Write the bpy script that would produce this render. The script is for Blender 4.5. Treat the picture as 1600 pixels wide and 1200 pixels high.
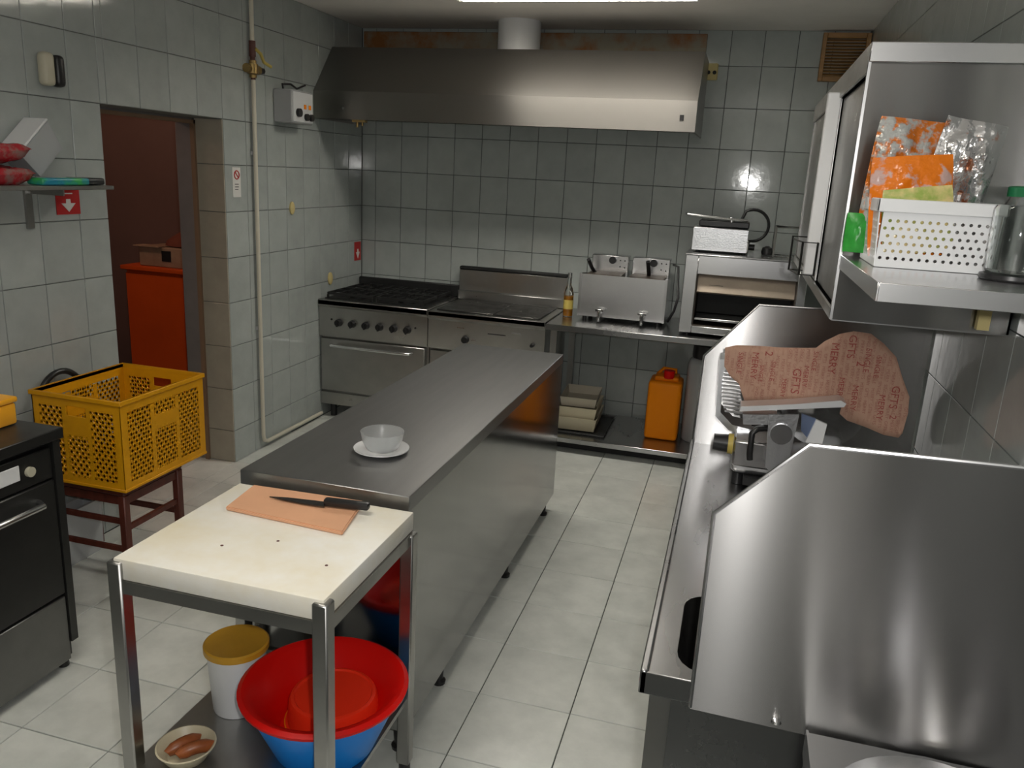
import bpy, bmesh, math, random
from mathutils import Vector, Matrix
random.seed(7)
R = math.radians
for o in list(bpy.data.objects): bpy.data.objects.remove(o)
scn = bpy.context.scene
COL = scn.collection

# ------------------------------------------------------------------ camera
cd = bpy.data.cameras.new('camera'); cam = bpy.data.objects.new('camera', cd); COL.objects.link(cam)
yaw, pitch, roll = R(-15.009043), R(-14.691965), R(3.006119)
fw = Vector((math.sin(yaw)*math.cos(pitch), math.cos(yaw)*math.cos(pitch), math.sin(pitch)))
rt = Vector((math.cos(yaw), -math.sin(yaw), 0)); up = rt.cross(fw)
r2 = math.cos(roll)*rt + math.sin(roll)*up; u2 = -math.sin(roll)*rt + math.cos(roll)*up
CAM = Vector((2.697833, -5.541388, 1.72998))
m = Matrix((r2, u2, -fw)).transposed().to_4x4(); m.translation = CAM
cam.matrix_world = m
cd.sensor_width = 36; cd.lens = 1259.265/1600*36; cd.clip_start = .02
scn.camera = cam

# ------------------------------------------------------------------ world, lights, exposure
w = bpy.data.worlds.new('world'); scn.world = w; w.use_nodes = True
w.node_tree.nodes['Background'].inputs[0].default_value = (.6, .65, .7, 1)
w.node_tree.nodes['Background'].inputs[1].default_value = .03
scn.view_settings.view_transform = 'Standard'; scn.view_settings.look = 'None'
scn.view_settings.exposure = 0.0; scn.view_settings.gamma = 1.0
scn.view_settings.use_curve_mapping = False

def area(name, loc, sx, sy, power, col):
    l = bpy.data.lights.new(name, 'AREA'); l.shape = 'RECTANGLE'; l.size = sx; l.size_y = sy
    l.energy = power; l.color = col
    o = bpy.data.objects.new(name, l); COL.objects.link(o); o.location = loc
    return o
# the fluorescent fitting in view and its twin over the near half of the room
area('fluorescent_light', (1.733, -1.25, 2.6175), 1.2, .26, 24, (1, .95, .86))
area('fluorescent_light', (1.55, -4.35, 2.6175), 1.2, .26, 13, (1, .95, .86))
# the camera's own flash, beside and above the lens
fl = bpy.data.lights.new('camera_flash', 'POINT'); fl.energy = 46; fl.color = (1, .98, .95); fl.shadow_soft_size = .02
fo = bpy.data.objects.new('camera_flash', fl); COL.objects.link(fo); fo.location = CAM + r2*.06 + u2*.04 + fw*.02
# weak warm bulb in the room behind the doorway
bl = bpy.data.lights.new('store_room_bulb', 'POINT'); bl.energy = 11; bl.color = (1, .62, .45); bl.shadow_soft_size = .06
bo = bpy.data.objects.new('store_room_bulb', bl); COL.objects.link(bo); bo.location = (-1.2, -1.9, 2.35)

# ------------------------------------------------------------------ materials
def mat(name, col, rough=.5, metal=0, var=.0, scale=6, bump=0, bscale=60, spec=.5, aniso=0, axis='Z', rvar=0,
        trans=0, alpha=1, emit=None, es=0, coat=0, rnd=0, col2=None, thr=None, stretch=None, ior=None):
    M = bpy.data.materials.new(name); M.use_nodes = True
    nt = M.node_tree; N = nt.nodes; L = nt.links; b = N['Principled BSDF']
    b.inputs['Base Color'].default_value = (*col, 1); b.inputs['Roughness'].default_value = rough
    b.inputs['Metallic'].default_value = metal; b.inputs['Specular IOR Level'].default_value = spec
    b.inputs['Transmission Weight'].default_value = trans; b.inputs['Alpha'].default_value = alpha
    b.inputs['Coat Weight'].default_value = coat
    if ior: b.inputs['IOR'].default_value = ior
    if emit: b.inputs['Emission Color'].default_value = (*emit, 1); b.inputs['Emission Strength'].default_value = es
    if var or bump or rvar or rnd or col2:
        tc = N.new('ShaderNodeTexCoord'); oi = N.new('ShaderNodeObjectInfo')
        mp = N.new('ShaderNodeMapping'); L.new(tc.outputs['Object'], mp.inputs['Vector'])
        if stretch: mp.inputs['Scale'].default_value = stretch
        cv = N.new('ShaderNodeCombineXYZ'); mu = N.new('ShaderNodeMath'); mu.operation = 'MULTIPLY'; mu.inputs[1].default_value = 37
        L.new(oi.outputs['Random'], mu.inputs[0])
        for i in range(3): L.new(mu.outputs[0], cv.inputs[i])
        L.new(cv.outputs[0], mp.inputs['Location'])
        nz = N.new('ShaderNodeTexNoise'); nz.inputs['Scale'].default_value = scale; nz.inputs['Detail'].default_value = 5
        nz.inputs['Roughness'].default_value = .6
        L.new(mp.outputs[0], nz.inputs['Vector'])
        if var or col2 or rnd:
            mx = N.new('ShaderNodeMix'); mx.data_type = 'RGBA'
            c2 = col2 or tuple(max(0, c*(1-var)) for c in col)
            c1 = col if col2 else tuple(min(1, c*(1+var)) for c in col)
            mx.inputs['A'].default_value = (*c1, 1); mx.inputs['B'].default_value = (*c2, 1)
            mr = N.new('ShaderNodeMapRange'); lo, hi = thr or (.3, .7)
            mr.inputs['From Min'].default_value = lo; mr.inputs['From Max'].default_value = hi
            L.new(nz.outputs['Fac'], mr.inputs['Value']); L.new(mr.outputs[0], mx.inputs['Factor'])
            out = mx.outputs['Result']
            if rnd:
                hv = N.new('ShaderNodeHueSaturation'); m2 = N.new('ShaderNodeMapRange')
                m2.inputs['To Min'].default_value = 1-rnd; m2.inputs['To Max'].default_value = 1+rnd
                L.new(oi.outputs['Random'], m2.inputs['Value']); L.new(m2.outputs[0], hv.inputs['Value'])
                L.new(out, hv.inputs['Color']); out = hv.outputs[0]
            L.new(out, b.inputs['Base Color'])
        if rvar:
            m3 = N.new('ShaderNodeMapRange'); m3.inputs['From Min'].default_value = .3; m3.inputs['From Max'].default_value = .7
            m3.inputs['To Min'].default_value = max(.02, rough-rvar); m3.inputs['To Max'].default_value = rough+rvar
            L.new(nz.outputs['Fac'], m3.inputs['Value']); L.new(m3.outputs[0], b.inputs['Roughness'])
        if bump:
            n2 = N.new('ShaderNodeTexNoise'); n2.inputs['Scale'].default_value = bscale; n2.inputs['Detail'].default_value = 3
            L.new(mp.outputs[0], n2.inputs['Vector'])
            bp = N.new('ShaderNodeBump'); bp.inputs['Strength'].default_value = bump; bp.inputs['Distance'].default_value = .01
            L.new(n2.outputs['Fac'], bp.inputs['Height']); L.new(bp.outputs[0], b.inputs['Normal'])
    if aniso:
        b.inputs['Anisotropic'].default_value = aniso
        tg = N.new('ShaderNodeCombineXYZ'); tg.inputs[2].default_value = 1; L.new(tg.outputs[0], b.inputs['Tangent'])
    return M

WT = mat('wall_tile_glaze', (.40, .435, .42), .085, var=.07, scale=9, rnd=.05, bump=.04, bscale=14)
FT = mat('floor_tile_glaze', (.70, .72, .68), .28, col2=(.53, .555, .52), scale=7, thr=(.35, .75), rnd=.05, bump=.05, bscale=30)
GRL = mat('pale_wall_grout', (.17, .18, .17), .8); GR = mat('wall_grout', (.09, .095, .09), .8); GF = mat('floor_grout', (.05, .055, .05), .9, var=.2)
CE = mat('ceiling_paint', (.84, .81, .77), .75, var=.05, scale=3)
PLA = mat('plain_wall_paint', (.70, .70, .66), .5, var=.05, scale=3)
ST = mat('brushed_steel_panel', (.38, .375, .37), .25, 1, aniso=1.0, axis='Z')
STT = mat('satin_steel_top', (.43, .43, .435), .27, 1, var=.05, scale=4, rvar=.015, stretch=(1, .2, 1))
STI = mat('island_steel', (.36, .36, .36), .36, 1, var=.05, scale=4, rvar=.015, stretch=(6, .4, 1))
STP = mat('polished_steel_panel', (.36, .36, .355), .14, 1, var=.05, scale=3, rvar=.015, stretch=(1, 1, .3))
STD = mat('dull_steel', (.42, .415, .40), .34, 1, var=.1, scale=5, rvar=.07)
STH = mat('hood_steel', (.28, .265, .25), .36, 1, aniso=.8)
STK = mat('dark_steel', (.06, .06, .058), .36, .8, var=.15, scale=5, rvar=.06)
STW = mat('warm_steel', (.66, .56, .46), .45, 1, var=.1, scale=5)  # warm-toned steel for the oven's heater cover
STM = mat('mid_steel', (.20, .20, .195), .38, .9, var=.12, scale=5)
STL = mat('bright_steel', (.72, .72, .73), .25, 1, var=.04, scale=6, rvar=.015)
ALU = mat('cast_aluminium', (.74, .75, .77), .32, 1, var=.05, scale=12, bump=.1, bscale=120)
ALB = mat('satin_aluminium', (.86, .87, .88), .45, .9)
CHR = mat('chrome', (.8, .8, .8), .1, 1)
IRN = mat('cast_iron', (.012, .012, .012), .55, var=.3, bump=.2)
BLK = mat('black_plastic', (.015, .015, .016), .35); DRK = mat('dark_recess', (.02, .02, .02), .7)
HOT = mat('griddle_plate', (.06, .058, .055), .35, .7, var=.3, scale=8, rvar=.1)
OVI = mat('oven_inside', (.10, .08, .065), .45, .6, var=.4, scale=6)
WHB = mat('white_door_profile', (.93, .93, .93), .3); WHP = mat('white_plastic', (.78, .79, .80), .35); WHC = mat('white_ceramic', (.80, .81, .82), .12, coat=.4)
PEB = mat('white_cutting_slab', (.90, .885, .83), .42, col2=(.80, .71, .50), scale=3.6, thr=(.40, .80), bump=.03, bscale=200)
BRD = mat('orange_chopping_board', (.74, .40, .235), .45, var=.06, scale=5)
CRT = mat('yellow_crate_plastic', (.74, .34, .006), .42, spec=.3, var=.06)
ORG = mat('orange_plastic', (.95, .27, .004), .4, spec=.15); ORB = mat('orange_box_plastic', (.92, .42, .02), .3)
REDP = mat('red_plastic', (.66, .005, .003), .35, spec=.2); REDB = mat('red_bowl_plastic', (.88, .035, .010), .35, spec=.2)
BLU = mat('blue_plastic', (.006, .26, .86), .35, spec=.2); YEL = mat('yellow_lid', (.62, .33, .025), .4, var=.08, scale=8)
WOO = mat('red_brown_wood', (.10, .022, .013), .45, var=.3, scale=4, stretch=(8, 8, 1))
CAB = mat('orange_red_laminate', (.58, .075, .008), .5, spec=.2, var=.1, scale=3)
BRN = mat('dark_brown_paint', (.16, .095, .08), .6, var=.1, scale=2)
FRM = mat('grey_door_frame', (.20, .185, .18), .45, var=.1)
TAN = mat('tan_door_edge', (.24, .15, .09), .6)
REV = mat('reveal_tile_glaze', (.40, .37, .30), .2, var=.08, scale=8, rnd=.04)
VNT = mat('varnished_pine', (.38, .21, .075), .45, var=.25, scale=5, stretch=(1, 1, 6))
STN = mat('stained_batten', (.30, .27, .20), .6, col2=(.30, .12, .03), scale=4, thr=(.42, .58))
PIP = mat('cream_pipe_paint', (.66, .62, .51), .4); BRS = mat('brass', (.36, .25, .10), .35, .8); BRR = mat('brown_fitting', (.10, .03, .02), .5)
SGR = mat('sign_red', (.50, .012, .012), .45); SGW = mat('sign_white', (.75, .75, .72), .5)
CRM = mat('cream_plastic', (.55, .52, .40), .4); GRY = mat('grey_plastic', (.42, .43, .44), .45)
YLW = mat('yellow_plastic', (.55, .43, .10), .5); YST = mat('yellow_tape', (.60, .50, .22), .6)
GLS = mat('clear_glass', (.88, .91, .90), .05, trans=1, ior=1.45); FRO = mat('frosted_glass', (.93, .95, .96), .28, trans=.85, ior=1.4)
CLP = mat('clear_plastic', (.80, .82, .83), .25, trans=.55, ior=1.4)
CLB = mat('translucent_beige_plastic', (.66, .60, .48), .35, trans=.25, ior=1.4)
GRN = mat('green_lid', (.01, .16, .06), .4); GPK = mat('green_packet', (.04, .36, .05), .3, var=.3, scale=20)
RPK = mat('red_packet', (.42, .02, .03), .25, col2=(.30, .14, .13), scale=22, thr=(.45, .6)); TPK = mat('teal_green_packet', (.05, .42, .10), .3, col2=(.02, .24, .36), scale=9, thr=(.42, .55))
OPK = mat('orange_foil_packet', (.80, .20, .01), .22, col2=(.62, .42, .38), scale=24, thr=(.54, .62), bump=.6, bscale=28)
SPK = mat('silver_foil_packet', (.62, .62, .62), .2, .8, col2=(.50, .20, .10), scale=26, thr=(.60, .66), bump=1.0, bscale=30)
MPK = mat('orange_silver_packet', (.62, .17, .02), .22, .15, col2=(.45, .46, .44), scale=34, thr=(.45, .54), bump=.9, bscale=34)
LPK = mat('lime_yellow_packet', (.34, .44, .10), .25, col2=(.78, .62, .28), scale=12, thr=(.4, .55), bump=.5, bscale=30)
PAP = mat('printed_brown_paper', (.50, .30, .215), .7, col2=(.44, .24, .17), scale=55, thr=(.50, .64), stretch=(2.6, 1, .7), bump=.05)
INK2 = mat('faded_red_ink', (.36, .15, .11), .7)
INK = mat('dark_red_ink', (.32, .055, .045), .7)
TRY = mat('cream_tray_plastic', (.60, .54, .38), .4); BLT = mat('black_tray', (.02, .02, .02), .4)
OIL = mat('cooking_oil', (.75, .30, .02), .15, trans=.4); FOO = mat('sausage_skin', (.34, .10, .03), .35, var=.3, scale=14)
CRD = mat('cardboard', (.30, .20, .13), .7, var=.2, scale=8); RCL = mat('rust_cloth', (.16, .04, .02), .8)
TUBE = mat('lit_fluorescent_tube', (1, 1, 1), .3, emit=(1, .95, .84), es=9); LOU = mat('louvre_white', (.85, .84, .80), .3)
FOA = mat('grey_white_foam', (.52, .54, .55), .7, var=.06)

# ------------------------------------------------------------------ mesh helpers
def B(): return bmesh.new()
def box(bm, x0, x1, y0, y1, z0, z1, bev=0, seg=1, M=None):
    t = bmesh.new(); bmesh.ops.create_cube(t, size=1)
    for v in t.verts: v.co = ((x0+x1)/2+v.co.x*(x1-x0), (y0+y1)/2+v.co.y*(y1-y0), (z0+z1)/2+v.co.z*(z1-z0))
    if bev: bmesh.ops.bevel(t, geom=t.edges[:], offset=bev, segments=seg, affect='EDGES', profile=.5)
    return join(bm, t, M)
def join(bm, t, M=None):
    if M: bmesh.ops.transform(t, matrix=M, verts=t.verts)
    d = {v: bm.verts.new(v.co) for v in t.verts}
    for f in t.faces: bm.faces.new([d[v] for v in f.verts])
    t.free(); return bm
def basis(d):
    d = d.normalized(); a = Vector((0, 0, 1)) if abs(d.z) < .9 else Vector((1, 0, 0))
    x = d.cross(a).normalized(); return x, d.cross(x)
def cyl(bm, p, q, r, r1=None, n=16, caps=True):
    p, q = Vector(p), Vector(q); r1 = r if r1 is None else r1; x, y = basis(q-p); A = []; C = []
    for i in range(n):
        a = 2*math.pi*i/n; o = x*math.cos(a)+y*math.sin(a); A.append(bm.verts.new(p+o*r)); C.append(bm.verts.new(q+o*r1))
    for i in range(n): bm.faces.new((A[i], A[(i+1) % n], C[(i+1) % n], C[i]))
    if caps: bm.faces.new(A[::-1]); bm.faces.new(C)
    bmesh.ops.recalc_face_normals(bm, faces=bm.faces); return bm
def lathe(bm, prof, c, n=28, axis=None, sx=1, sy=1):
    c = Vector(c); rings = []
    for r, z in prof:
        if r < 1e-6: rings.append([bm.verts.new(c+Vector((0, 0, z)))])
        else: rings.append([bm.verts.new(c+Vector((sx*r*math.cos(2*math.pi*i/n), sy*r*math.sin(2*math.pi*i/n), z))) for i in range(n)])
    for a, b in zip(rings, rings[1:]):
        for i in range(n):
            j = (i+1) % n
            if len(a) == 1 and len(b) == 1: continue
            if len(a) == 1: bm.faces.new((a[0], b[j], b[i]))
            elif len(b) == 1: bm.faces.new((a[i], a[j], b[0]))
            else: bm.faces.new((a[i], a[j], b[j], b[i]))
    bmesh.ops.recalc_face_normals(bm, faces=bm.faces); return bm
def tube(bm, pts, r, n=8, closed=False):
    pts = [Vector(p) for p in pts]; rings = []; N = len(pts); px = None
    for i, p in enumerate(pts):
        a = pts[i-1] if (i or closed) else p; b = pts[(i+1) % N] if (i < N-1 or closed) else p
        d = (b-a).normalized()
        if px is None: px, _ = basis(d)
        x = (px-d*px.dot(d)).normalized(); px = x; y = d.cross(x)
        rings.append([bm.verts.new(p+(x*math.cos(2*math.pi*k/n)+y*math.sin(2*math.pi*k/n))*r) for k in range(n)])
    for i in range(N if closed else N-1):
        a, b = rings[i], rings[(i+1) % N]
        for k in range(n): bm.faces.new((a[k], a[(k+1) % n], b[(k+1) % n], b[k]))
    if not closed: bm.faces.new(rings[0][::-1]); bm.faces.new(rings[-1])
    bmesh.ops.recalc_face_normals(bm, faces=bm.faces); return bm
def prism(bm, poly, ax, a0, a1):
    def P(u, v, a): return {'x': (a, u, v), 'y': (u, a, v), 'z': (u, v, a)}[ax]
    A = [bm.verts.new(P(u, v, a0)) for u, v in poly]; C = [bm.verts.new(P(u, v, a1)) for u, v in poly]; n = len(poly)
    bm.faces.new(A); bm.faces.new(C[::-1])
    for i in range(n): bm.faces.new((A[i], C[i], C[(i+1) % n], A[(i+1) % n]))
    bmesh.ops.recalc_face_normals(bm, faces=bm.faces); return bm
def arc(c, r, a0, a1, n, pl='xz'):
    out = []
    for i in range(n+1):
        a = R(a0+(a1-a0)*i/n); u, v = r*math.cos(a), r*math.sin(a); c0 = Vector(c)
        out.append(c0+Vector({'xz': (u, 0, v), 'yz': (0, u, v), 'xy': (u, v, 0)}[pl]))
    return out
def rrect(u0, u1, v0, v1, r, n=4):
    out = []
    for cu, cv, a in ((u1-r, v1-r, 0), (u0+r, v1-r, 90), (u0+r, v0+r, 180), (u1-r, v0+r, 270)):
        for i in range(n+1): out.append((cu+r*math.cos(R(a+90*i/n)), cv+r*math.sin(R(a+90*i/n))))
    return out
def holed(bm, x0, x1, y0, y1, z, hole):
    """flat plate (in xy) with a hole given as a ccw loop of points"""
    cx = sum(p[0] for p in hole)/len(hole); cy = sum(p[1] for p in hole)/len(hole)
    out = []
    for p in hole:
        dx, dy = p[0]-cx, p[1]-cy; t = min(((x1-cx)/dx if dx > 1e-9 else 1e9), ((x0-cx)/dx if dx < -1e-9 else 1e9), ((y1-cy)/dy if dy > 1e-9 else 1e9), ((y0-cy)/dy if dy < -1e-9 else 1e9))
        out.append((cx+dx*t, cy+dy*t))
    def side(p): return 0 if abs(p[0]-x1) < 1e-6 else 1 if abs(p[1]-y1) < 1e-6 else 2 if abs(p[0]-x0) < 1e-6 else 3
    cn = {(0, 1): (x1, y1), (1, 2): (x0, y1), (2, 3): (x0, y0), (3, 0): (x1, y0)}
    H = [bm.verts.new((*p, z)) for p in hole]; O = [bm.verts.new((*p, z)) for p in out]; n = len(hole)
    for i in range(n):
        j = (i+1) % n; k = (side(out[i]), side(out[j])); f = [H[i], O[i]]
        if k in cn: f.append(bm.verts.new((*cn[k], z)))
        f += [O[j], H[j]]; bm.faces.new(f)
    return H
WL = {}
def link(o, parent=None, **kw):
    COL.objects.link(o)
    if parent is not None: o.parent = parent
    for k, v in kw.items(): o[k] = v
    return o
def obj(name, bm, m, parent=None, smooth=40, local=False, **kw):
    """links a bmesh given in room coordinates as one mesh object"""
    org = WL.get(parent.name, Vector()) if parent is not None else Vector()
    if parent is not None and not local: bmesh.ops.translate(bm, vec=-org, verts=bm.verts)
    me = bpy.data.meshes.new(name); bm.normal_update(); bm.to_mesh(me); bm.free()
    if m: me.materials.append(m)
    if smooth:
        me.polygons.foreach_set('use_smooth', [True]*len(me.polygons)); me.set_sharp_from_angle(angle=R(smooth))
    o = bpy.data.objects.new(name, me); link(o, parent, **kw); WL[o.name] = org
    return o
def single(name, bm, m, label, cat, base, group=None, smooth=40):
    """a thing that is one mesh; its origin is set at its base"""
    b = Vector(base); bmesh.ops.translate(bm, vec=-b, verts=bm.verts)
    o = obj(name, bm, m, smooth=smooth); o.location = b; o['label'] = label; o['category'] = cat; WL[o.name] = b
    if group: o['group'] = group
    return o
def thing(name, label, cat, loc, group=None):
    o = bpy.data.objects.new(name, None); o.empty_display_size = .05; link(o, None, label=label, category=cat)
    if group: o['group'] = group
    o.location = loc; WL[o.name] = Vector(loc); return o
def struct(name, bm, m, parent=None, **kw):
    o = obj(name, bm, m, parent, **kw)
    if parent is None: o['kind'] = 'structure'
    return o
def part(name, m, parent, *boxes, bev=0, **kw):
    bm = B()
    for b in boxes: box(bm, *b, bev=bev)
    return obj(name, bm, m, parent, **kw)

def parts(name, m, parent, *boxes, bev=0, **kw):
    return [part(name, m, parent, b, bev=bev, **kw) for b in boxes][-1]
# ------------------------------------------------------------------ room shell
XR, YF, ZC = 3.315, -7.0, 2.65
DY0, DY1, DZ = -2.52, -1.655, 1.925
bm = B(); box(bm, -2.6, XR+.1, YF-.1, .1, -.1, -.006); floor = struct('floor', bm, GF)
bm = B(); box(bm, -2.6, XR+.1, YF-.1, .1, ZC, ZC+.1); struct('ceiling', bm, CE)
bm = B(); box(bm, -.18, XR+.1, .006, .12, 0, ZC); wall_back = struct('wall_back', bm, GR)
bm = B(); box(bm, -.18, -.006, YF, DY0, 0, ZC); box(bm, -.18, -.006, DY1, .1, 0, ZC); box(bm, -.18, -.006, DY0, DY1, DZ, ZC)
wall_left = struct('wall_left', bm, GRL)
bm = B(); box(bm, XR+.006, XR+.12, YF, .1, 0, ZC); wall_right = struct('wall_right', bm, GR)
bm = B(); box(bm, -.18, XR+.1, YF-.12, YF, 0, ZC); struct('wall_front', bm, PLA)
tile_cache = {}
def tile_mesh(a, b, m, h=.0016):
    k = (round(a, 3), round(b, 3), m.name, h)
    if k not in tile_cache:
        bm = B(); g = .0034; t = .006
        o = [(-a/2+g/2, -b/2+g/2), (a/2-g/2, -b/2+g/2), (a/2-g/2, b/2-g/2), (-a/2+g/2, b/2-g/2)]
        def ring(i, z): return [bm.verts.new((x-math.copysign(i, x), y-math.copysign(i, y), z)) for x, y in o]
        r0, r1, r3 = ring(0, -t), ring(0, -h), ring(h, 0)
        for p, q in ((r0, r1), (r1, r3)):
            for i in range(4): bm.faces.new((p[i], p[(i+1) % 4], q[(i+1) % 4], q[i]))
        bm.faces.new(r3); me = bpy.data.meshes.new('tile'); bm.to_mesh(me); bm.free(); me.materials.append(m); tile_cache[k] = me
    return tile_cache[k]
def lay(parent, us, vs, place, rot, m, skip=None, h=.0016):
    for u0, u1 in zip(us, us[1:]):
        for v0, v1 in zip(vs, vs[1:]):
            if u1-u0 < .012 or v1-v0 < .012: continue
            if skip and skip(u0, u1, v0, v1): continue
            o = bpy.data.objects.new('tile', tile_mesh(u1-u0, v1-v0, m, h)); link(o, parent)
            o.location = place((u0+u1)/2, (v0+v1)/2)
            o.rotation_euler = (rot[0]+R(random.uniform(-.12, .12)), rot[1]+R(random.uniform(-.12, .12)), rot[2])
def cuts(lo, hi, ref, st):
    k = math.ceil((lo-ref)/st-1e-6); out = [lo]
    while ref+k*st < hi-1e-6:
        if ref+k*st > lo+1e-6: out.append(ref+k*st)
        k += 1
    return out+[hi]
lay(floor, cuts(0, XR, .745, .31875), cuts(-4.83, 0, -3.8736, .31875), lambda u, v: (u, v, 0), (0, 0, 0), FT)
lay(floor, cuts(-1.3, 0, .745, .31875), cuts(-2.6, -1.03, -3.8736, .31875), lambda u, v: (u, v, 0), (0, 0, 0), FT)
ZR = cuts(0, ZC, 1.941, .25)
lay(wall_back, cuts(0, XR, .1066, .20), ZR, lambda u, v: (u, 0, v), (R(90), 0, 0), WT)
LZ = [z for z in ZR if abs(z-1.941) > .001]; LZ = sorted(LZ+[DZ])
lay(wall_left, cuts(DY1, 0, DY1, .206), LZ, lambda u, v: (0, u, v), (R(90), 0, R(90)), WT)
lay(wall_left, cuts(DY0, DY1, DY1, .206), [z for z in LZ if z >= DZ-.001], lambda u, v: (0, u, v), (R(90), 0, R(90)), WT)
lay(wall_left, cuts(-3.92, DY0, DY1, .206), LZ, lambda u, v: (0, u, v), (R(90), 0, R(90)), WT)
lay(wall_left, [-.175, 0], [z for z in LZ if z <= DZ+.001], lambda u, v: (u, DY1-.007, v), (R(90), 0, 0), REV)
lay(wall_right, cuts(-4.26, 0, -.03, .206), [z for z in ZR if z > .68], lambda u, v: (XR, u, v), (R(90), 0, R(-90)), WT, None, .0005)

# doorway frame and the store room behind it
d1 = part('door_1', FRM, None, (-.29, -.18, DY1-.012, DY1+.05, 0, DZ+.05), (-.29, -.18, DY0-.05, DY0+.012, 0, DZ+.05), (-.29, -.18, DY0-.05, DY1+.05, DZ-.015, DZ+.05), bev=.003); d1['kind'] = 'structure'
part('stop_bead', TAN, d1, (-.19, -.165, DY1-.022, DY1-.004, 0, DZ-.01), (-.19, -.165, DY0, DY1, DZ-.03, DZ-.012))
bm = B(); box(bm, -2.6, -.18, -.52, -.42, 0, ZC); struct('wall_store_back', bm, BRN)
bm = B(); box(bm, -2.6, -2.5, -4, -.5, 0, ZC); struct('wall_store_left', bm, BRN)
bm = B(); box(bm, -2.6, -.18, -4.1, -4, 0, ZC); struct('wall_store_front', bm, BRN)
t = thing('store_cabinet', 'orange-red laminate cabinet seen through the doorway', 'cabinet', (-.85, -.8, 0))
part('body', CAB, t, (-1.25, -.3-.05, -.99, -.53, .06, .97)); part('door', CAB, t, (-1.245, -.80, -1.01, -.992, .08, .95), (-.795, -.36, -1.01, -.992, .08, .95), bev=.003)
part('top', CAB, t, (-1.27, -.33, -1.03, -.53, .972, 1.0), bev=.004); part('plinth', DRK, t, (-1.22, -.36, -.95, -.55, 0, .06))
t = thing('carton', 'beige printed carton lying on the orange-red cabinet', 'box', (-.95, -.85, 1.0))
part('body', CRD, t, (-1.16, -.72, -.97, -.72, 1.001, 1.13), bev=.004); part('flap', CRD, t, (-1.18, -.98, -1.0, -.9, 1.131, 1.137)); parts('dark_label', BLK, t, (-.98, -.91, -.974, -.971, 1.04, 1.11), (-.79, -.74, -.974, -.971, 1.02, 1.09))
bm = B(); lathe(bm, [(0, .10), (.07, .095), (.13, .06), (.17, .02), (.175, 0), (0, 0)], (-.86, -.83, 1.138), n=14, sy=.6)
for v in bm.verts: v.co += Vector((math.sin(v.co.z*60)*.01, 0, math.sin(v.co.x*37+v.co.y*20)*.012 if v.co.z > 1.15 else 0))
single('folded_cloth', bm, RCL, 'rust-brown cloth heaped on the beige carton', 'cloth', (-.86, -.83, 1.138))

# stained batten between hood and ceiling
bm = B(); box(bm, .02, 2.36, -.022, -.002, 2.51, 2.625, bev=.003); struct('trim_1', bm, STN)

# ------------------------------------------------------------------ ceiling fitting
for cx, cy, lab in ((1.733, -1.25, 'white louvred fluorescent fitting on the ceiling in front of the hood'), (1.55, -4.35, 'white louvred fluorescent fitting on the ceiling over the near half of the kitchen')):
    t = thing('ceiling_light', lab, 'light', (cx, cy, ZC)); a, b_ = .632, .15
    part('housing', LOU, t, (cx-a, cx+a, cy-b_, cy+b_, 2.640, ZC-.001), (cx-a, cx+a, cy+b_-.005, cy+b_, 2.60, 2.64), (cx-a, cx+a, cy-b_, cy-b_+.005, 2.60, 2.64), (cx-a, cx-a+.005, cy-b_, cy+b_, 2.60, 2.64), (cx+a-.005, cx+a, cy-b_, cy+b_, 2.60, 2.64))
    for y in (cy-.07, cy+.07): obj('tube', cyl(B(), (cx-a+.03, y, 2.627), (cx+a-.03, y, 2.627), .010, n=12), TUBE, t)
    for i in range(23): x = cx-a+.025+i*.0527; part('louvre_blade', LOU, t, (x, x+.0015, cy-b_+.006, cy+b_-.006, 2.6, 2.615))
    part('louvre_rail', LOU, t, (cx-a+.006, cx+a-.006, cy-.002, cy+.002, 2.599, 2.616))

# ------------------------------------------------------------------ extractor hood
t = thing('extractor_hood', 'long stainless steel extractor hood over the stoves on the back wall', 'hood', (1.19, -.02, 2.0))
HX0, HX1 = .003, 2.385
bm = B(); box(bm, HX0, HX1, -.702, -.699, 2.0, 2.168); box(bm, HX0, HX1, -.70, -.67, 1.999, 2.003); box(bm, HX0, HX1, -.673, -.670, 2.0, 2.03)
obj('front_band', bm, STH, t)
bm = B(); prism(bm, [(-.70, 2.168), (-.45, 2.46), (-.447, 2.458), (-.697, 2.165)], 'x', HX0, HX1); obj('sloping_front', bm, STH, t)
bm = B(); box(bm, HX0, HX1, -.45, -.024, 2.457, 2.46); obj('top', bm, STH, t)
for x in (HX0, HX1-.003):
    bm = B(); prism(bm, [(-.70, 2.0), (-.024, 2.0), (-.024, 2.458), (-.45, 2.458), (-.70, 2.168)], 'x', x, x+.003); obj('end_panel', bm, STH, t)
for i in range(5):
    bm = B(); prism(bm, [(-.62, 2.06), (-.06, 2.32), (-.06, 2.34), (-.62, 2.08)], 'x', .05+i*.46, .05+i*.46+.44); obj('grease_filter', bm, STD, t)
obj('duct', cyl(B(), (1.21, -.26, 2.46), (1.21, -.26, ZC), .135, n=32, caps=False), WHP, t)
part('switch', BLK, t, (2.295, 2.318, -.708, -.701, 2.06, 2.09)); obj('rivet', cyl(B(), (.21, -.706, 2.065), (.21, -.70, 2.065), .007), CHR, t)
bm = B(); cyl(bm, (.30, -.685, 1.955), (.30, -.685, 2.0), .008); cyl(bm, (.335, -.685, 1.965), (.335, -.685, 2.0), .006); box(bm, .27, .36, -.70, -.67, 1.985, 2.0); obj('drain_tap', bm, BRS, t)

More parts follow.
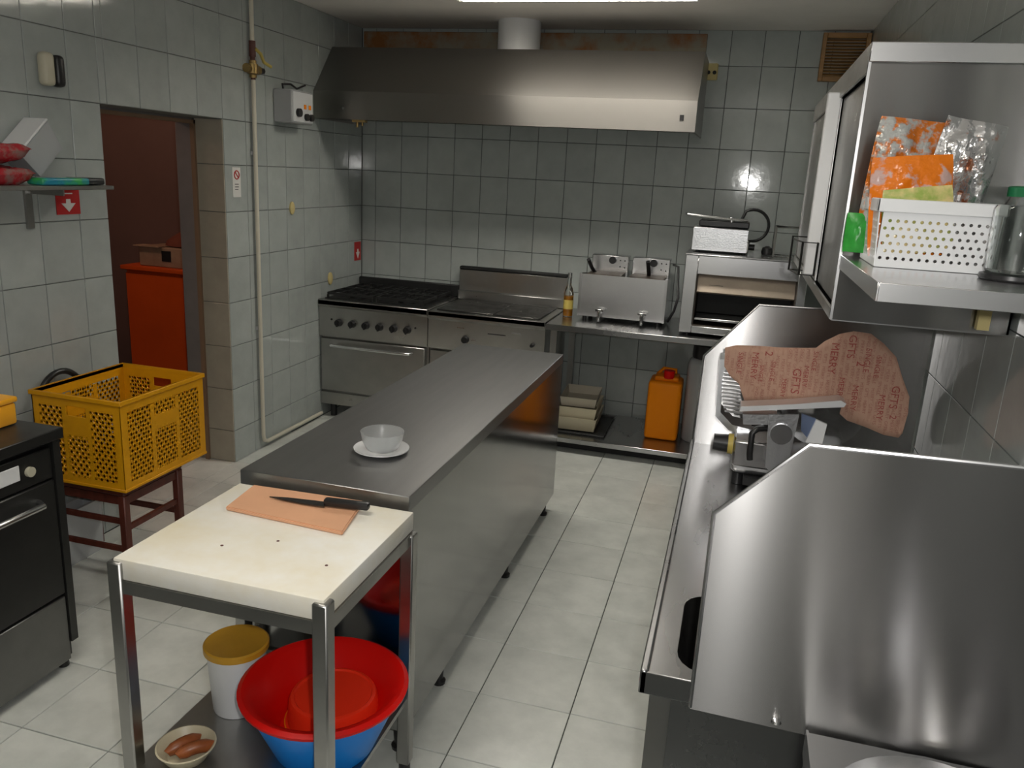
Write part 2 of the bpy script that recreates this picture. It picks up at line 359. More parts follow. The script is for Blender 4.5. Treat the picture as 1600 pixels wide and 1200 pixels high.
# wooden vent, outlet
t = thing('vent_grille', 'varnished wooden louvred vent high in the back right corner', 'vent', (3.17, 0, 2.35))
part('frame', VNT, t, (3.04, 3.065, -.04, -.001, 2.36, 2.635), (3.285, 3.312, -.04, -.001, 2.36, 2.635), (3.065, 3.285, -.04, -.001, 2.605, 2.635), (3.065, 3.285, -.04, -.001, 2.36, 2.39), bev=.003)
for i in range(12):
    z = 2.395+i*.0176; bm = B(); prism(bm, [(-.034, z), (-.012, z+.013), (-.010, z+.011), (-.032, z-.003)], 'x', 3.065, 3.285); obj('slat', bm, VNT, t)
t = thing('wall_socket', 'yellowed double wall socket beside the hood', 'socket', (2.405, 0, 2.34))
part('plate', YST, t, (2.365, 2.445, -.018, -.001, 2.355, 2.455), bev=.006); 
for x in (2.388, 2.425): obj('hole', cyl(B(), (x, -.0195, 2.40), (x, -.017, 2.40), .012), DRK, t)

# ------------------------------------------------------------------ left wall fittings
t = thing('gas_pipe', 'cream painted gas pipe running down the tiled left wall to the range', 'pipe', (.022, -1.395, 0))
obj('pipe_run', tube(B(), [(.022, -1.395, ZC-.001), (.022, -1.395, 2.34)], .012), PIP, t)
obj('pipe_run', tube(B(), [(.022, -1.395, 2.16), (.022, -1.395, .09), (.022, -1.385, .055), (.022, -1.35, .04), (.022, -.67, .035)], .012, 10), PIP, t)
bm = B(); cyl(bm, (.022, -1.395, 2.27), (.022, -1.395, 2.35), .018); cyl(bm, (.022, -1.395, 2.15), (.022, -1.395, 2.28), .013); obj('union', bm, BRR, t)
bm = B(); cyl(bm, (.022, -1.46, 2.205), (.022, -1.34, 2.205), .024); cyl(bm, (.022, -1.395, 2.16), (.022, -1.395, 2.25), .02); lathe(bm, [(0, -.03), (.03, -.025), (.03, .025), (0, .03)], (.03, -1.41, 2.205), 12); v = obj('valve', bm, BRS, t)
obj('valve_knob', cyl(B(), (.03, -1.345, 2.205), (.03, -1.31, 2.205), .016), BLK, v)
obj('lever', tube(B(), [(.04, -1.395, 2.31), (.05, -1.36, 2.29), (.05, -1.33, 2.25), (.05, -1.26, 2.235)], .009), YLW, t)
for z in (1.75, .75):
    part('pipe_clip', GRY, t, (.001, .012, -1.415, -1.375, z, z+.02))
t = thing('switch_box', 'grey electrical switch box with black knobs beside the hood', 'switch box', (.06, -1.04, 1.93))
part('case', GRY, t, (.001, .12, -1.165, -.92, 1.945, 2.13), bev=.006); part('face', WHP, t, (.12, .124, -1.15, -.93, 1.955, 2.12))
obj('knob', cyl(B(), (.123, -1.10, 2.005), (.142, -1.10, 2.005), .024), BLK, t)
for y in (-1.01, -.955): obj('knob', cyl(B(), (.123, y, 1.985), (.14, y, 1.985), .02), BLK, t)
for y in (-1.02, -.965): part('indicator', ORG, t, (.123, .127, y-.012, y+.012, 2.03, 2.055))
obj('cable', tube(B(), [(.03, -1.10, 2.13), (.03, -1.11, 2.16), (.03, -1.02, 2.17), (.03, -.95, 2.15), (.03, -.85, 2.18)], .006), BLK, t)
t = thing('emergency_lamp', 'small rounded emergency lamp high on the left wall', 'lamp', (.03, -2.805, 1.97))
bm = B(); box(bm, .001, .05, -2.845, -2.79, 1.965, 2.09, bev=.018, seg=3); obj('case', bm, CRM, t)
bm = B(); box(bm, .001, .055, -2.79, -2.745, 1.965, 2.085, bev=.018, seg=3); obj('lens', bm, BLK, t)
def arrow_sign(label, y0, y1, z0, z1, text=True):
    t = thing('arrow_sign', label, 'sign', (.002, (y0+y1)/2, z0))
    part('plate', SGR, t, (.001, .004, y0, y1, z0, z1)); c = (y0+y1)/2; h = z1-z0; w = y1-y0
    bm = B(); prism(bm, [(c-.09*w, z0+.62*h), (c+.09*w, z0+.62*h), (c+.10*w, z0+.45*h), (c+.30*w, z0+.45*h), (c, z0+.10*h), (c-.30*w, z0+.45*h), (c-.10*w, z0+.45*h)], 'x', .0042, .0055); obj('arrow', bm, SGW, t)
    if text: part('line_mark', SGW, t, (.0042, .005, c-.2*w, c+.2*w, z0+.82*h, z0+.87*h))
arrow_sign('red square sign with white down arrow under the wall shelf', -2.806, -2.682, 1.468, 1.568)
arrow_sign('small red sign with white mark low by the room corner', -.125, -.025, 1.045, 1.18, False)
t = thing('no_smoking_sign', 'white prohibition sticker with red ring beside the doorway', 'sign', (.002, -1.55, 1.53))
part('sheet', SGW, t, (.001, .002, -1.59, -1.515, 1.52, 1.68))
bm = B(); tube(bm, arc((.003, -1.552, 1.64), .022, 0, 360, 24, 'yz')[:-1], .003, 6, True); cyl(bm, (.003, -1.567, 1.655), (.003, -1.537, 1.625), .003, n=6); obj('red_ring', bm, SGR, t)
parts('print_line', DRK, t, (.0022, .0026, -1.57, -1.535, 1.588, 1.592), (.0022, .0026, -1.57, -1.535, 1.574, 1.578), (.0022, .0026, -1.57, -1.54, 1.560, 1.564))
for (y, z, s, lab) in ((-.985, 1.447, 1, 'yellowed round disc on the left wall above the range'), (-.50, .957, 1.1, 'yellow disc on the left wall just above the range')):
    bm = B(); lathe(bm, [(.026*s, 0), (.026*s, .008), (.016*s, .016), (0, .017)], (0, 0, 0), 16); bmesh.ops.transform(bm, matrix=Matrix.Translation((.001, y, z)) @ Matrix.Rotation(R(90), 4, 'Y') @ Matrix.Diagonal((1.5, 1, 1, 1)), verts=bm.verts)
    single('yellow_disc', bm, YST, lab, 'disc', (.001, y, z))

# wall shelf and what lies on it
t = thing('wall_shelf', 'narrow grey wall shelf left of the doorway', 'shelf', (.0, -3.2, 1.43))
part('board', STD, t, (.001, .20, -3.75, -2.70, 1.578, 1.594), bev=.002)
for y in (-2.945, -3.6): b = part('bracket', STD, t, (.001, .012, y-.016, y+.016, 1.42, 1.578), (.012, .18, y-.004, y+.004, 1.555, 1.578))
t = thing('storage_tub', 'clear plastic tub tipped on its side on the wall shelf', 'tub', (.1, -3.1, 1.60))
Mx = Matrix.Translation((.062, -2.955, 1.722)) @ Matrix.Rotation(R(42), 4, 'X')
def tub(bm, a, b, c, d, h, th, M):
    T = bmesh.new()
    lo = [(-c, -d), (c, -d), (c, d), (-c, d)]; hi = [(-a, -b), (a, -b), (a, b), (-a, b)]
    O0 = [T.verts.new((x, y, 0)) for x, y in lo]; O1 = [T.verts.new((x, y, h)) for x, y in hi]
    I1 = [T.verts.new((x-math.copysign(th, x), y-math.copysign(th, y), h)) for x, y in hi]; I0 = [T.verts.new((x-math.copysign(th, x), y-math.copysign(th, y), th)) for x, y in lo]
    T.faces.new(O0[::-1]); T.faces.new(I0)
    for i in range(4):
        j = (i+1) % 4; T.faces.new((O0[i], O0[j], O1[j], O1[i])); T.faces.new((O1[i], O1[j], I1[j], I1[i])); T.faces.new((I1[i], I1[j], I0[j], I0[i]))
    return join(bm, T, M)
obj('body', tub(B(), .052, .095, .045, .08, .12, .003, Mx @ Matrix.Translation((0, 0, -.06))), CLP, t)
bm = B(); box(bm, -.056, .056, -.10, .10, .0605, .070, bev=.004, M=Mx); obj('rim', bm, WHP, t)
def pillow(bm, w, d, h, M, seed=0, nx=14, ny=10, amp=.35, pw=3.0):
    rnd = random.Random(seed); T = bmesh.new(); g = {}
    ph = [rnd.uniform(0, 6.28) for _ in range(8)]
    for s in (1, -1):
        for i in range(nx+1):
            for j in range(ny+1):
                a, b = i/nx*2-1, j/ny*2-1; e = max(0, (1-abs(a)**pw)*(1-abs(b)**pw))
                if s == -1 and (i in (0, nx) or j in (0, ny)): g[s, i, j] = g[1, i, j]; continue
                n = math.sin(a*7+ph[0]+s)*math.sin(b*6+ph[1])+.6*math.sin(a*13+b*9+ph[2])+.5*math.sin(b*17-a*5+ph[3])
                g[s, i, j] = T.verts.new((a*w/2*(1-.04*abs(b)**4), b*d/2, s*h/2*e*(1+amp*.4*n)+.12*h*math.sin(a*3+ph[4])))
    for s in (1, -1):
        for i in range(nx):
            for j in range(ny):
                q = [g[s, i, j], g[s, i+1, j], g[s, i+1, j+1], g[s, i, j+1]]; T.faces.new(q if s == 1 else q[::-1])
    return join(bm, T, M)
def TR(x, y, z, rx=0, ry=0, rz=0):
    return Matrix.Translation((x, y, z)) @ Matrix.Rotation(R(rz), 4, 'Z') @ Matrix.Rotation(R(ry), 4, 'Y') @ Matrix.Rotation(R(rx), 4, 'X')
single('snack_packet', pillow(B(), .15, .21, .06, TR(.10, -3.16, 1.628, 2, 0, 3), 3, amp=.25, pw=7), RPK, 'red foil packet lying flat on the wall shelf, lowest of two', 'packet', (.10, -3.23, 1.597), 'red packets on the wall shelf')
single('snack_packet', pillow(B(), .15, .20, .06, TR(.10, -3.165, 1.705, 6, 0, -4), 5, amp=.25, pw=7), RPK, 'red foil packet on top of the other red packet on the wall shelf', 'packet', (.10, -3.235, 1.65), 'red packets on the wall shelf')
single('flat_packet', box(B(), .12, .197, -3.055, -2.825, 1.5955, 1.622, bev=.008, seg=3), TPK, 'flat green and blue packet lying on the wall shelf', 'packet', (.157, -2.945, 1.595))
single('dark_pouch', box(B(), .06, .17, -2.815, -2.712, 1.5955, 1.622, bev=.009, seg=3), BLK, 'small black pouch at the doorway end of the wall shelf', 'pouch', (.105, -2.76, 1.595))

# ------------------------------------------------------------------ cooking range
t = thing('gas_range', 'steel gas range with black burners in the left corner', 'stove', (.40, -.35, 0))
x0, x1 = .004, .795
part('body', STD, t, (x0, x1, -.62, -.03, .13, .80))
bm = B(); prism(bm, [(-.62, .585), (-.655, .585), (-.66, .60), (-.66, .785), (-.675, .80), (-.675, .832), (-.62, .832)], 'x', x0, x1); cp = obj('control_panel', bm, STD, t)
for i in range(6):
    x = .155+i*.1; bm = B(); cyl(bm, (x, -.658, .687), (x, -.692, .687), .027, .021, n=20); box(bm, x-.005, x+.005, -.70, -.69, .663, .711); obj('knob', bm, BLK, cp)
for x in (.10, .71): obj('pilot_lamp', cyl(B(), (x, -.658, .705), (x, -.665, .705), .007), BLK, cp)
dr = part('oven_door', STD, t, (x0+.01, x1-.02, -.655, -.62, .20, .572), bev=.005)
bm = B(); tube(bm, [(.10, -.66, .53), (.11, -.695, .53), (.18, -.70, .53), (.62, -.70, .53), (.68, -.695, .53), (.69, -.66, .53)], .011, 10); obj('handle', bm, STL, dr)
part('plinth_panel', STD, t, (x0, x1, -.645, -.62, .10, .185))
for x in (.07, .73):
    for y in (-.58, -.08): obj('foot', cyl(B(), (x, y, 0), (x, y, .13), .022), BLK, t)
part('cooktop', STD, t, (x0, x1, -.675, -.03, .80, .838), bev=.004); part('burner_tray', IRN, t, (x0+.03, x1-.03, -.63, -.07, .8385, .844))
for i in range(2):
    for j in range(2):
        cx, cy = .22+i*.36, -.50+j*.28
        bm = B(); lathe(bm, [(.06, 0), (.06, .012), (.045, .014), (.045, .022), (0, .024)], (cx, cy, .844), 20); obj('burner', bm, IRN, t)
        bm = B(); a, b_ = .165, .125
        for q in (-1, 1): box(bm, cx-a, cx+a, cy+q*b_-.006, cy+q*b_+.006, .868, .884); box(bm, cx+q*a-.006, cx+q*a+.006, cy-b_, cy+b_, .868, .884)
        for q in (-1, 1): box(bm, cx+q*.03, cx+q*a, cy-.005, cy+.005, .868, .886); box(bm, cx-.005, cx+.005, cy+q*.03, cy+q*b_, .868, .886); box(bm, cx+q*a*.5-.005, cx+q*a*.5+.005, cy-b_, cy+b_, .868, .884)
        for q in (-1, 1):
            for s in (-1, 1): box(bm, cx+q*a-.006, cx+q*a+.006, cy+s*b_-.006, cy+s*b_+.006, .844, .868)
        obj('grate', bm, IRN, t)
part('back_rail', IRN, t, (x0, x1, -.055, -.028, .838, .925), bev=.006)

t = thing('griddle_stove', 'steel solid-top griddle stove with raised splashback', 'stove', (1.19, -.35, 0))
x0, x1 = .80, 1.588
part('body', STD, t, (x0, x1, -.62, -.03, .13, .80))
bm = B(); prism(bm, [(-.62, .585), (-.655, .585), (-.66, .60), (-.66, .775), (-.675, .79), (-.675, .83), (-.62, .83)], 'x', x0, x1); cp = obj('control_panel', bm, STD, t)
for x, z, r in ((1.06, .665, .026), (1.51, .675, .014)): obj('knob', cyl(B(), (x, -.658, z), (x, -.69, z), r, r*.8), BLK, cp)
part('vent_slot', DRK, cp, (1.21, 1.33, -.663, -.658, .715, .722)); parts('badge', STL, cp, (1.0, 1.05, -.664, -.659, .735, .742), (1.37, 1.43, -.664, -.659, .735, .742), (1.10, 1.13, -.664, -.659, .66, .672))
part('cabinet_door', STD, t, (x0+.01, x1-.01, -.65, -.62, .17, .572), bev=.005)
part('plinth_panel', STD, t, (x0, x1, -.64, -.62, .10, .16))
for x in (.87, 1.52):
    for y in (-.58, -.08): obj('foot', cyl(B(), (x, y, 0), (x, y, .13), .022), BLK, t)
part('top_surround', STD, t, (x0, x1, -.675, -.03, .80, .832), bev=.004)
part('hot_plate', HOT, t, (x0+.04, 1.23, -.62, -.13, .832, .842), bev=.003); part('hot_plate', HOT, t, (1.235, x1-.05, -.62, -.13, .832, .842), bev=.003)
sp = part('splashback', STD, t, (x0, x1, -.07, -.03, .83, 1.045), bev=.003); part('ledge', STD, sp, (x0, x1, -.10, -.07, .832, .90), bev=.006)
part('dark_top_rail', IRN, sp, (x0, x1, -.076, -.028, 1.045, 1.068), bev=.006)

# ------------------------------------------------------------------ back work table
t = thing('steel_work_table', 'steel work table with low shelf along the back wall', 'table', (2.4, -.38, 0))
part('worktop', STT, t, (1.60, 3.31, -.72, -.02, .795, .832), bev=.003)
sh = part('low_shelf', STT, t, (1.62, 3.28, -.70, -.04, .070, .102), bev=.003)
for x in (1.63, 3.24):
    for y in (-.69, -.08): l = part('leg', STD, t, (x, x+.04, y, y+.04, .02, .795)); obj('foot', cyl(B(), (x+.02, y+.02, 0), (x+.02, y+.02, .03), .02), BLK, l)
part('kick_panel', DRK, t, (1.67, 3.24, -.60, -.58, .005, .07))

# oil bottle, fryer, oven, panini grill
t = thing('oil_bottle', 'slim bottle of golden oil standing left of the fryer', 'bottle', (1.665, -.37, .833))
obj('glass', lathe(B(), [(0, 0), (.030, 0), (.032, .01), (.032, .15), (.024, .18), (.013, .21), (.012, .27), (0, .27)], (1.665, -.37, .833), 20), GLS, t)
obj('oil', lathe(B(), [(0, .004), (.028, .004), (.028, .135), (0, .135)], (1.665, -.37, .833), 20), OIL, t)
obj('label_band', lathe(B(), [(.0328, .05), (.0328, .11)], (1.665, -.37, .833), 20), YLW, t); obj('stopper', lathe(B(), [(.014, .25), (.014, .285), (0, .287)], (1.665, -.37, .833), 14), STL, t)
t = thing('double_fryer', 'double tank steel countertop fryer with two drain taps', 'fryer', (2.03, -.33, .833))
bm = B(); prism(bm, [(-.46, .862), (-.18, .862), (-.18, 1.10), (-.43, 1.125), (-.455, 1.13)], 'x', 1.76, 2.285); obj('tank', bm, STL, t)
for xa in (1.745, 2.285): obj('side_panel', prism(B(), [(-.463, .860), (-.18, .860), (-.18, 1.11), (-.43, 1.135), (-.463, 1.135)], 'x', xa, xa+.015), STL, t)
for i, x in enumerate((1.78, 2.05)):
    h = part('control_head', STL, t, (x-.01, x+.235, -.19, -.09, 1.10, 1.235), bev=.006)
    obj('knob', cyl(B(), (x+.13, -.192, 1.205), (x+.13, -.215, 1.205), .024), BLK, h)
    parts('screw_mark', DRK, h, (x+.175, x+.183, -.192, -.19, 1.2, 1.208), (x+.205, x+.213, -.192, -.19, 1.2, 1.208), (x+.175, x+.183, -.192, -.19, 1.16, 1.168), (x+.205, x+.213, -.192, -.19, 1.155, 1.163))
    part('oil_well', OVI, t, (x, x+.22, -.40, -.2, 1.100, 1.128))
    bm = B(); tube(bm, [(x+.03, -.26, 1.12), (x+.015, -.32, 1.16), (x-.0, -.38, 1.215)] if i == 0 else [(x+.11, -.25, 1.12), (x+.11, -.30, 1.17), (x+.105, -.34, 1.225)], .013); obj('basket_handle', bm, BLK, t)
    bm = B(); xx = 1.895+i*.27; cyl(bm, (xx, -.46, .895), (xx, -.52, .895), .012); cyl(bm, (xx, -.515, .905), (xx, -.515, .845), .012); box(bm, xx-.028, xx+.028, -.515, -.505, .905, .92, bev=.003); obj('drain_tap', bm, CHR, t)
for x in (1.79, 2.26):
    for y in (-.43, -.21): obj('foot', cyl(B(), (x, y, .833), (x, y, .864), .014), BLK, t)
obj('power_cable', tube(B(), [(2.30, -.14, 1.20), (2.335, -.16, 1.19), (2.345, -.2, 1.10), (2.36, -.25, 1.0), (2.345, -.3, .92), (2.31, -.3, .845)], .008), BLK, t)
t = thing('toaster_oven', 'open-fronted stainless salamander oven on the work table', 'oven', (2.75, -.33, .833))
ox0, ox1, oy0, oy1, oz0, oz1 = 2.405, 3.10, -.64, -.06, .85, 1.315
part('casing', STL, t, (ox0, ox0+.075, oy0, oy1, oz0, oz1), (ox1-.05, ox1, oy0, oy1, oz0, oz1), (ox0+.075, ox1-.05, oy0, oy1, oz1-.11, oz1), (ox0+.075, ox1-.05, oy0, oy1, oz0, .895), (ox0+.075, ox1-.05, -.08, oy1, .895, oz1-.11), bev=.004)
part('cavity_lining', OVI, t, (ox0+.076, ox1-.051, -.085, -.081, .896, 1.204), (ox0+.076, ox1-.051, -.62, -.085, .896, .90), (ox0+.076, ox0+.08, -.62, -.085, .9, 1.2), (ox1-.055, ox1-.051, -.62, -.085, .9, 1.2), (ox0+.076, ox1-.051, -.60, -.085, 1.198, 1.204))
obj('heater_cover', prism(B(), [(-.60, 1.09), (-.618, 1.10), (-.575, 1.195), (-.55, 1.195)], 'x', ox0+.082, ox1-.057), STW, t); part('dark_back', DRK, t, (ox0+.085, ox1-.06, -.42, -.40, .95, 1.15))
part('crumb_tray', STL, t, (ox0+.085, ox1-.06, -.63, -.12, .93, .945), bev=.003); part('handle', BLK, t, (2.55, 2.64, -.60, -.56, 1.125, 1.145), bev=.004)
part('top_lip', STL, t, (ox0-.005, ox1+.005, oy0-.006, oy1, oz1, oz1+.008), bev=.003)
for x in (ox0+.05, ox1-.05):
    for y in (-.58, -.12): obj('foot', cyl(B(), (x, y, .833), (x, y, .852), .016), BLK, t)
t = thing('contact_grill', 'small ribbed steel panini press on the salamander oven', 'grill', (2.58, -.36, 1.324))
part('base', STD, t, (2.43, 2.755, -.50, -.20, 1.334, 1.40), bev=.006); bm = B(); box(bm, 2.425, 2.745, -.515, -.20, 1.405, 1.475, bev=.012, seg=2); ld = obj('lid', bm, ALU, t)
bm = B(); prism(bm, [(-.524, 1.338), (-.516, 1.338), (-.516, 1.468), (-.524, 1.468)], 'x', 2.427, 2.743)
obj('front_plate', bm, ALU, t)
bm = B(); box(bm, 2.455, 2.745, -.52, -.30, 1.478, 1.515, bev=.006); obj('heater_cap', bm, BLK, ld)
bm = B(); tube(bm, [(2.73, -.50, 1.525), (2.60, -.52, 1.53), (2.42, -.525, 1.54), (2.385, -.52, 1.542), (2.375, -.50, 1.545)], .009); cyl(bm, (2.64, -.505, 1.51), (2.64, -.505, 1.54), .014); obj('handle', bm, STL, ld)
for x in (2.46, 2.73):
    for y in (-.47, -.23): obj('foot', cyl(B(), (x, y, 1.324), (x, y, 1.337), .014), BLK, t)
pts = arc((2.765, -.30, 1.49), .095, 120, -95, 16, 'xz'); obj('power_cable', tube(B(), [(2.69, -.3, 1.50)]+pts+[(2.75, -.30, 1.37)], .009), BLK, t)
obj('plug_knob', cyl(B(), (2.755, -.40, 1.365), (2.79, -.40, 1.365), .018), BLK, t)
t = thing('fryer_basket', 'small wire basket with open frame standing at the right of the oven top', 'basket', (2.97, -.40, 1.324))
def wire_box(bm, x0, x1, y0, y1, z0, z1, r):
    P_ = [(x0, y0), (x1, y0), (x1, y1), (x0, y1)]
    for z in (z0, z1): tube(bm, [(x, y, z) for x, y in P_], r, 6, True)
    for x, y in P_: cyl(bm, (x, y, z0), (x, y, z1), r, n=6)
    return bm
obj('frame', wire_box(B(), 2.90, 3.06, -.52, -.36, 1.33, 1.50, .005), STD, t)
bm = B()
for i in range(5): cyl(bm, (2.92+i*.03, -.52, 1.33), (2.92+i*.03, -.36, 1.33), .003, n=6)
obj('floor_wire', bm, STD, t)
single('pot_lid', lathe(B(), [(0, 0), (.03, .002), (.034, .02), (.028, .045), (.01, .055), (0, .055)], (2.865, -.40, 1.324), 16), BLK, 'small black lid on the oven top beside the wire basket', 'lid', (2.865, -.40, 1.324))

# under the table
t = thing('black_tray', 'shallow black tray under the cream trays on the low shelf', 'tray', (1.82, -.36, .103))
obj('pan', tub(B(), .17, .24, .165, .235, .013, .004, TR(1.835, -.36, .103)), BLT, t)
for k, (dz, s, lab) in enumerate(((.1165, 1, 'cream plastic tray, lower of two stacked on the low shelf'), (.1855, .96, 'cream plastic tray, upper of two stacked on the low shelf'))):
    o = single('cream_tray', tub(B(), .135*s, .20*s, .12*s, .185*s, .085, .004, TR(1.80, -.37, dz, 0, 0, 2)), TRY, lab, 'tray', (1.80, -.37, dz), 'cream trays under the work table')
single('clear_lid_box', tub(B(), .12, .175, .11, .165, .06, .003, TR(1.80, -.37, .272, 0, 0, 3)), CLB, 'translucent beige plastic box resting on the cream trays', 'box', (1.80, -.37, .272))
t = thing('jerry_can', 'orange plastic jerry can with red cap on the low shelf', 'jerry can', (2.35, -.38, .103))
bm = B(); box(bm, 2.245, 2.455, -.49, -.27, .104, .49, bev=.022, seg=3); obj('body', bm, ORG, t)
bm = B(); box(bm, 2.275, 2.43, -.44, -.30, .48, .515, bev=.014, seg=2); obj('shoulder', bm, ORG, t)
bm = B(); cyl(bm, (2.365, -.42, .505), (2.365, -.42, .555), .034, n=20); obj('cap', bm, REDP, t)
bm = B(); tube(bm, [(2.40, -.30, .50), (2.40, -.30, .535), (2.32, -.31, .54), (2.29, -.34, .51)], .012); obj('handle', bm, ORG, t)
t = thing('grey_canister', 'tall grey-white canister with black top beside the jerry can', 'canister', (2.58, -.36, .103))
obj('body', lathe(B(), [(0, 0), (.105, 0), (.11, .01), (.11, .50), (.10, .535), (.08, .55), (0, .55)], (2.585, -.36, .103), 28), GRY, t)
obj('lid', lathe(B(), [(.085, .54), (.09, .56), (.088, .63), (.05, .655), (0, .658)], (2.585, -.36, .103), 28), BLK, t)

# ------------------------------------------------------------------ island
t = thing('kitchen_island', 'long stainless steel island counter in the middle of the kitchen', 'counter', (1.638, -2.61, 0))
IX0, IX1, IY0, IY1 = 1.371, 1.905, -3.612, -1.606
part('worktop', STI, t, (IX0, IX1, IY0, IY1, .803, .85), bev=.002)
part('side_panel', STP, t, (IX1-.006, IX1-.003, IY0+.17, IY1+.004, .088, .803)); part('end_strip', STP, t, (IX1-.007, IX1-.002, IY0+.003, IY0+.17, .088, .803))
part('side_panel', STP, t, (IX0+.003, IX0+.006, IY0+.004, IY1-.004, .088, .803))
part('front_panel', STP, t, (IX0+.006, IX1-.007, IY0+.004, IY0+.007, .088, .803)); part('back_panel', STP, t, (IX0+.006, IX1-.007, IY1-.007, IY1-.004, .088, .803)); part('bottom', STD, t, (IX0+.006, IX1-.007, IY0+.007, IY1-.007, .085, .095))
for x in (IX0+.05, IX1-.035):
    for y in (IY0+.04, IY0+.385, (IY0+IY1)/2+.2, IY1-.09):
        bm = B(); lathe(bm, [(0, 0), (.022, 0), (.024, .012), (.014, .02), (.016, .05), (.016, .09)], (x, y, 0), 14); obj('foot', bm, BLK, t)
t = thing('saucer', 'white saucer on the steel island under the glass bowl', 'saucer', (1.68, -3.305, .85))
obj('plate', lathe(B(), [(0, .001), (.045, .001), (.05, .004), (.088, .012), (.088, .015), (.05, .008), (0, .006)], (1.68, -3.305, .85), 36), WHC, t)
t = thing('glass_bowl', 'small frosted glass bowl standing on the white saucer', 'bowl', (1.68, -3.30, .857))
obj('bowl', lathe(B(), [(0, .0), (.046, .0), (.052, .006), (.064, .03), (.069, .058), (.066, .058), (.060, .032), (.046, .009), (0, .007)], (1.68, -3.30, .859), 36), FRO, t)

# ------------------------------------------------------------------ prep table in front of the island
TX0, TX1, TY0, TY1 = 1.385, 1.935, -4.145, -3.645
t = thing('prep_table', 'small steel frame table at the end of the island', 'table', (1.66, -3.9, 0))
for x in (TX0-.008, TX1-.030):
    for y in (TY0-.008, TY1-.030):
        n = y < -4
        l = part('leg', STD, t, (x, x+.038, y, y+.038, .03, .815 if n else .765), bev=.004); obj('foot', cyl(B(), (x+.019, y+.019, 0), (x+.019, y+.019, .032), .017), BLK, l)
part('apron', STD, t, (TX0+.03, TX1-.03, TY0, TY0+.03, .735, .768)); part('apron', STD, t, (TX0+.03, TX1-.03, TY1-.03, TY1, .735, .768))
part('apron', STD, t, (TX0, TX0+.03, TY0+.03, TY1-.03, .735, .768)); part('apron', STD, t, (TX1-.03, TX1, TY0+.03, TY1-.03, .735, .768))
part('low_shelf', STD, t, (TX0+.005, TX1-.005, TY0+.005, TY1-.005, .235, .25))
t = thing('cutting_slab', 'thick white plastic cutting slab lying on the steel frame table', 'cutting board', (1.66, -3.9, .769))
bm = B(); box(bm, TX0+.004, TX1-.004, TY0+.002, TY1+.004, .769, .822, bev=.004, seg=2)
bmesh.ops.transform(bm, matrix=Matrix.Identity(4), verts=bm.verts); obj('slab', bm, PEB, t)
for x, y in ((1.58, -4.00), (1.69, -3.93), (1.86, -4.0)): obj('knife_nick', cyl(B(), (x, y, .8221), (x, y, .8228), .004, n=8), BRR, t)
t = thing('chopping_board', 'orange plastic chopping board on the white slab', 'cutting board', (1.63, -3.73, .822))
bm = B(); poly = [(1.467, -3.822), (1.448, -3.662), (1.785, -3.648), (1.822, -3.846)]; prism(bm, poly, 'z', .8225, .834); bmesh.ops.bevel(bm, geom=bm.edges[:], offset=.003, segments=2, affect='EDGES'); obj('board', bm, BRD, t)
t = thing('kitchen_knife', 'dark chef knife lying across the orange chopping board', 'knife', (1.69, -3.715, .836))
kd = Vector((1.825-1.545, -3.706+3.738, 0)).normalized(); kn = Vector((-kd.y, kd.x, 0)); k0 = Vector((1.545, -3.738, .838))
bm = B(); T = bmesh.new()
pf = [(0, .004), (.05, -.006), (.10, -.014), (.165, -.019), (.165, .012), (.05, .011)]
A = [T.verts.new(k0+kd*a+kn*b) for a, b in pf]; C = [T.verts.new(k0+kd*a+kn*b+Vector((0, 0, .003))) for a, b in pf]; T.faces.new(A[::-1]); T.faces.new(C)
for i in range(6): T.faces.new((A[i], A[(i+1) % 6], C[(i+1) % 6], C[i]))
join(bm, T); obj('blade', bm, HOT, t)
ang = math.atan2(kd.y, kd.x); bm = B(); box(bm, .16, .285, -.012, .012, -.006, .014, bev=.005, seg=2, M=Matrix.Translation(k0+Vector((0, 0, .005))) @ Matrix.Rotation(ang, 4, 'Z')); obj('handle', bm, BLK, t)

# on the low shelf of the prep table
t = thing('lidded_bucket', 'white bucket with yellow lid on the low table shelf', 'bucket', (1.525, -3.84, .251))
bc = (1.50, -3.845, .251)
obj('body', lathe(B(), [(0, 0), (.066, 0), (.068, .005), (.080, .19), (0, .19)], bc, 32), WHP, t); obj('lid', lathe(B(), [(.080, .182), (.087, .182), (.087, .197), (.082, .201), (.074, .198), (0, .199)], bc, 32), YEL, t)
TC = (1.80, -3.905, .251)
t = thing('blue_basin', 'deep blue plastic basin on the low table shelf', 'basin', TC)
obj('shell', lathe(B(), [(0, 0), (.125, 0), (.13, .006), (.192, .150), (.195, .157), (.188, .157), (.124, .010), (0, .008)], TC, 48), BLU, t)
t = thing('red_basin', 'wide red plastic basin nested in the blue basin', 'basin', (TC[0], TC[1], TC[2]+.012))
obj('shell', lathe(B(), [(0, .055), (.11, .055), (.118, .058), (.186, .165), (.214, .172), (.216, .180), (.205, .186), (.184, .178), (.112, .066), (0, .064)], TC, 48), REDP, t)
t = thing('red_bowl', 'round red bowl turned over inside the red basin', 'bowl', (1.815, -3.885, .318))
obj('shell', lathe(B(), [(.110, 0), (.122, .002), (.124, .006), (.118, .012), (.114, .065), (.109, .075), (.101, .077), (.097, .073), (0, .072)], (1.815, -3.885, .3165), 40), REDB, t)
obj('rim_line', lathe(B(), [(.1235, .004), (.1262, .006), (.1235, .008)], (1.815, -3.885, .3165), 40), ORG, t)
t = thing('scrap_dish', 'cream dish holding sausages on the low table shelf', 'dish', (1.50, -4.07, .251))
dc = (1.50, -4.07, .251)
obj('dish', lathe(B(), [(0, 0), (.045, 0), (.05, .004), (.073, .04), (.069, .041), (.045, .010), (0, .008)], dc, 32), TRY, t)
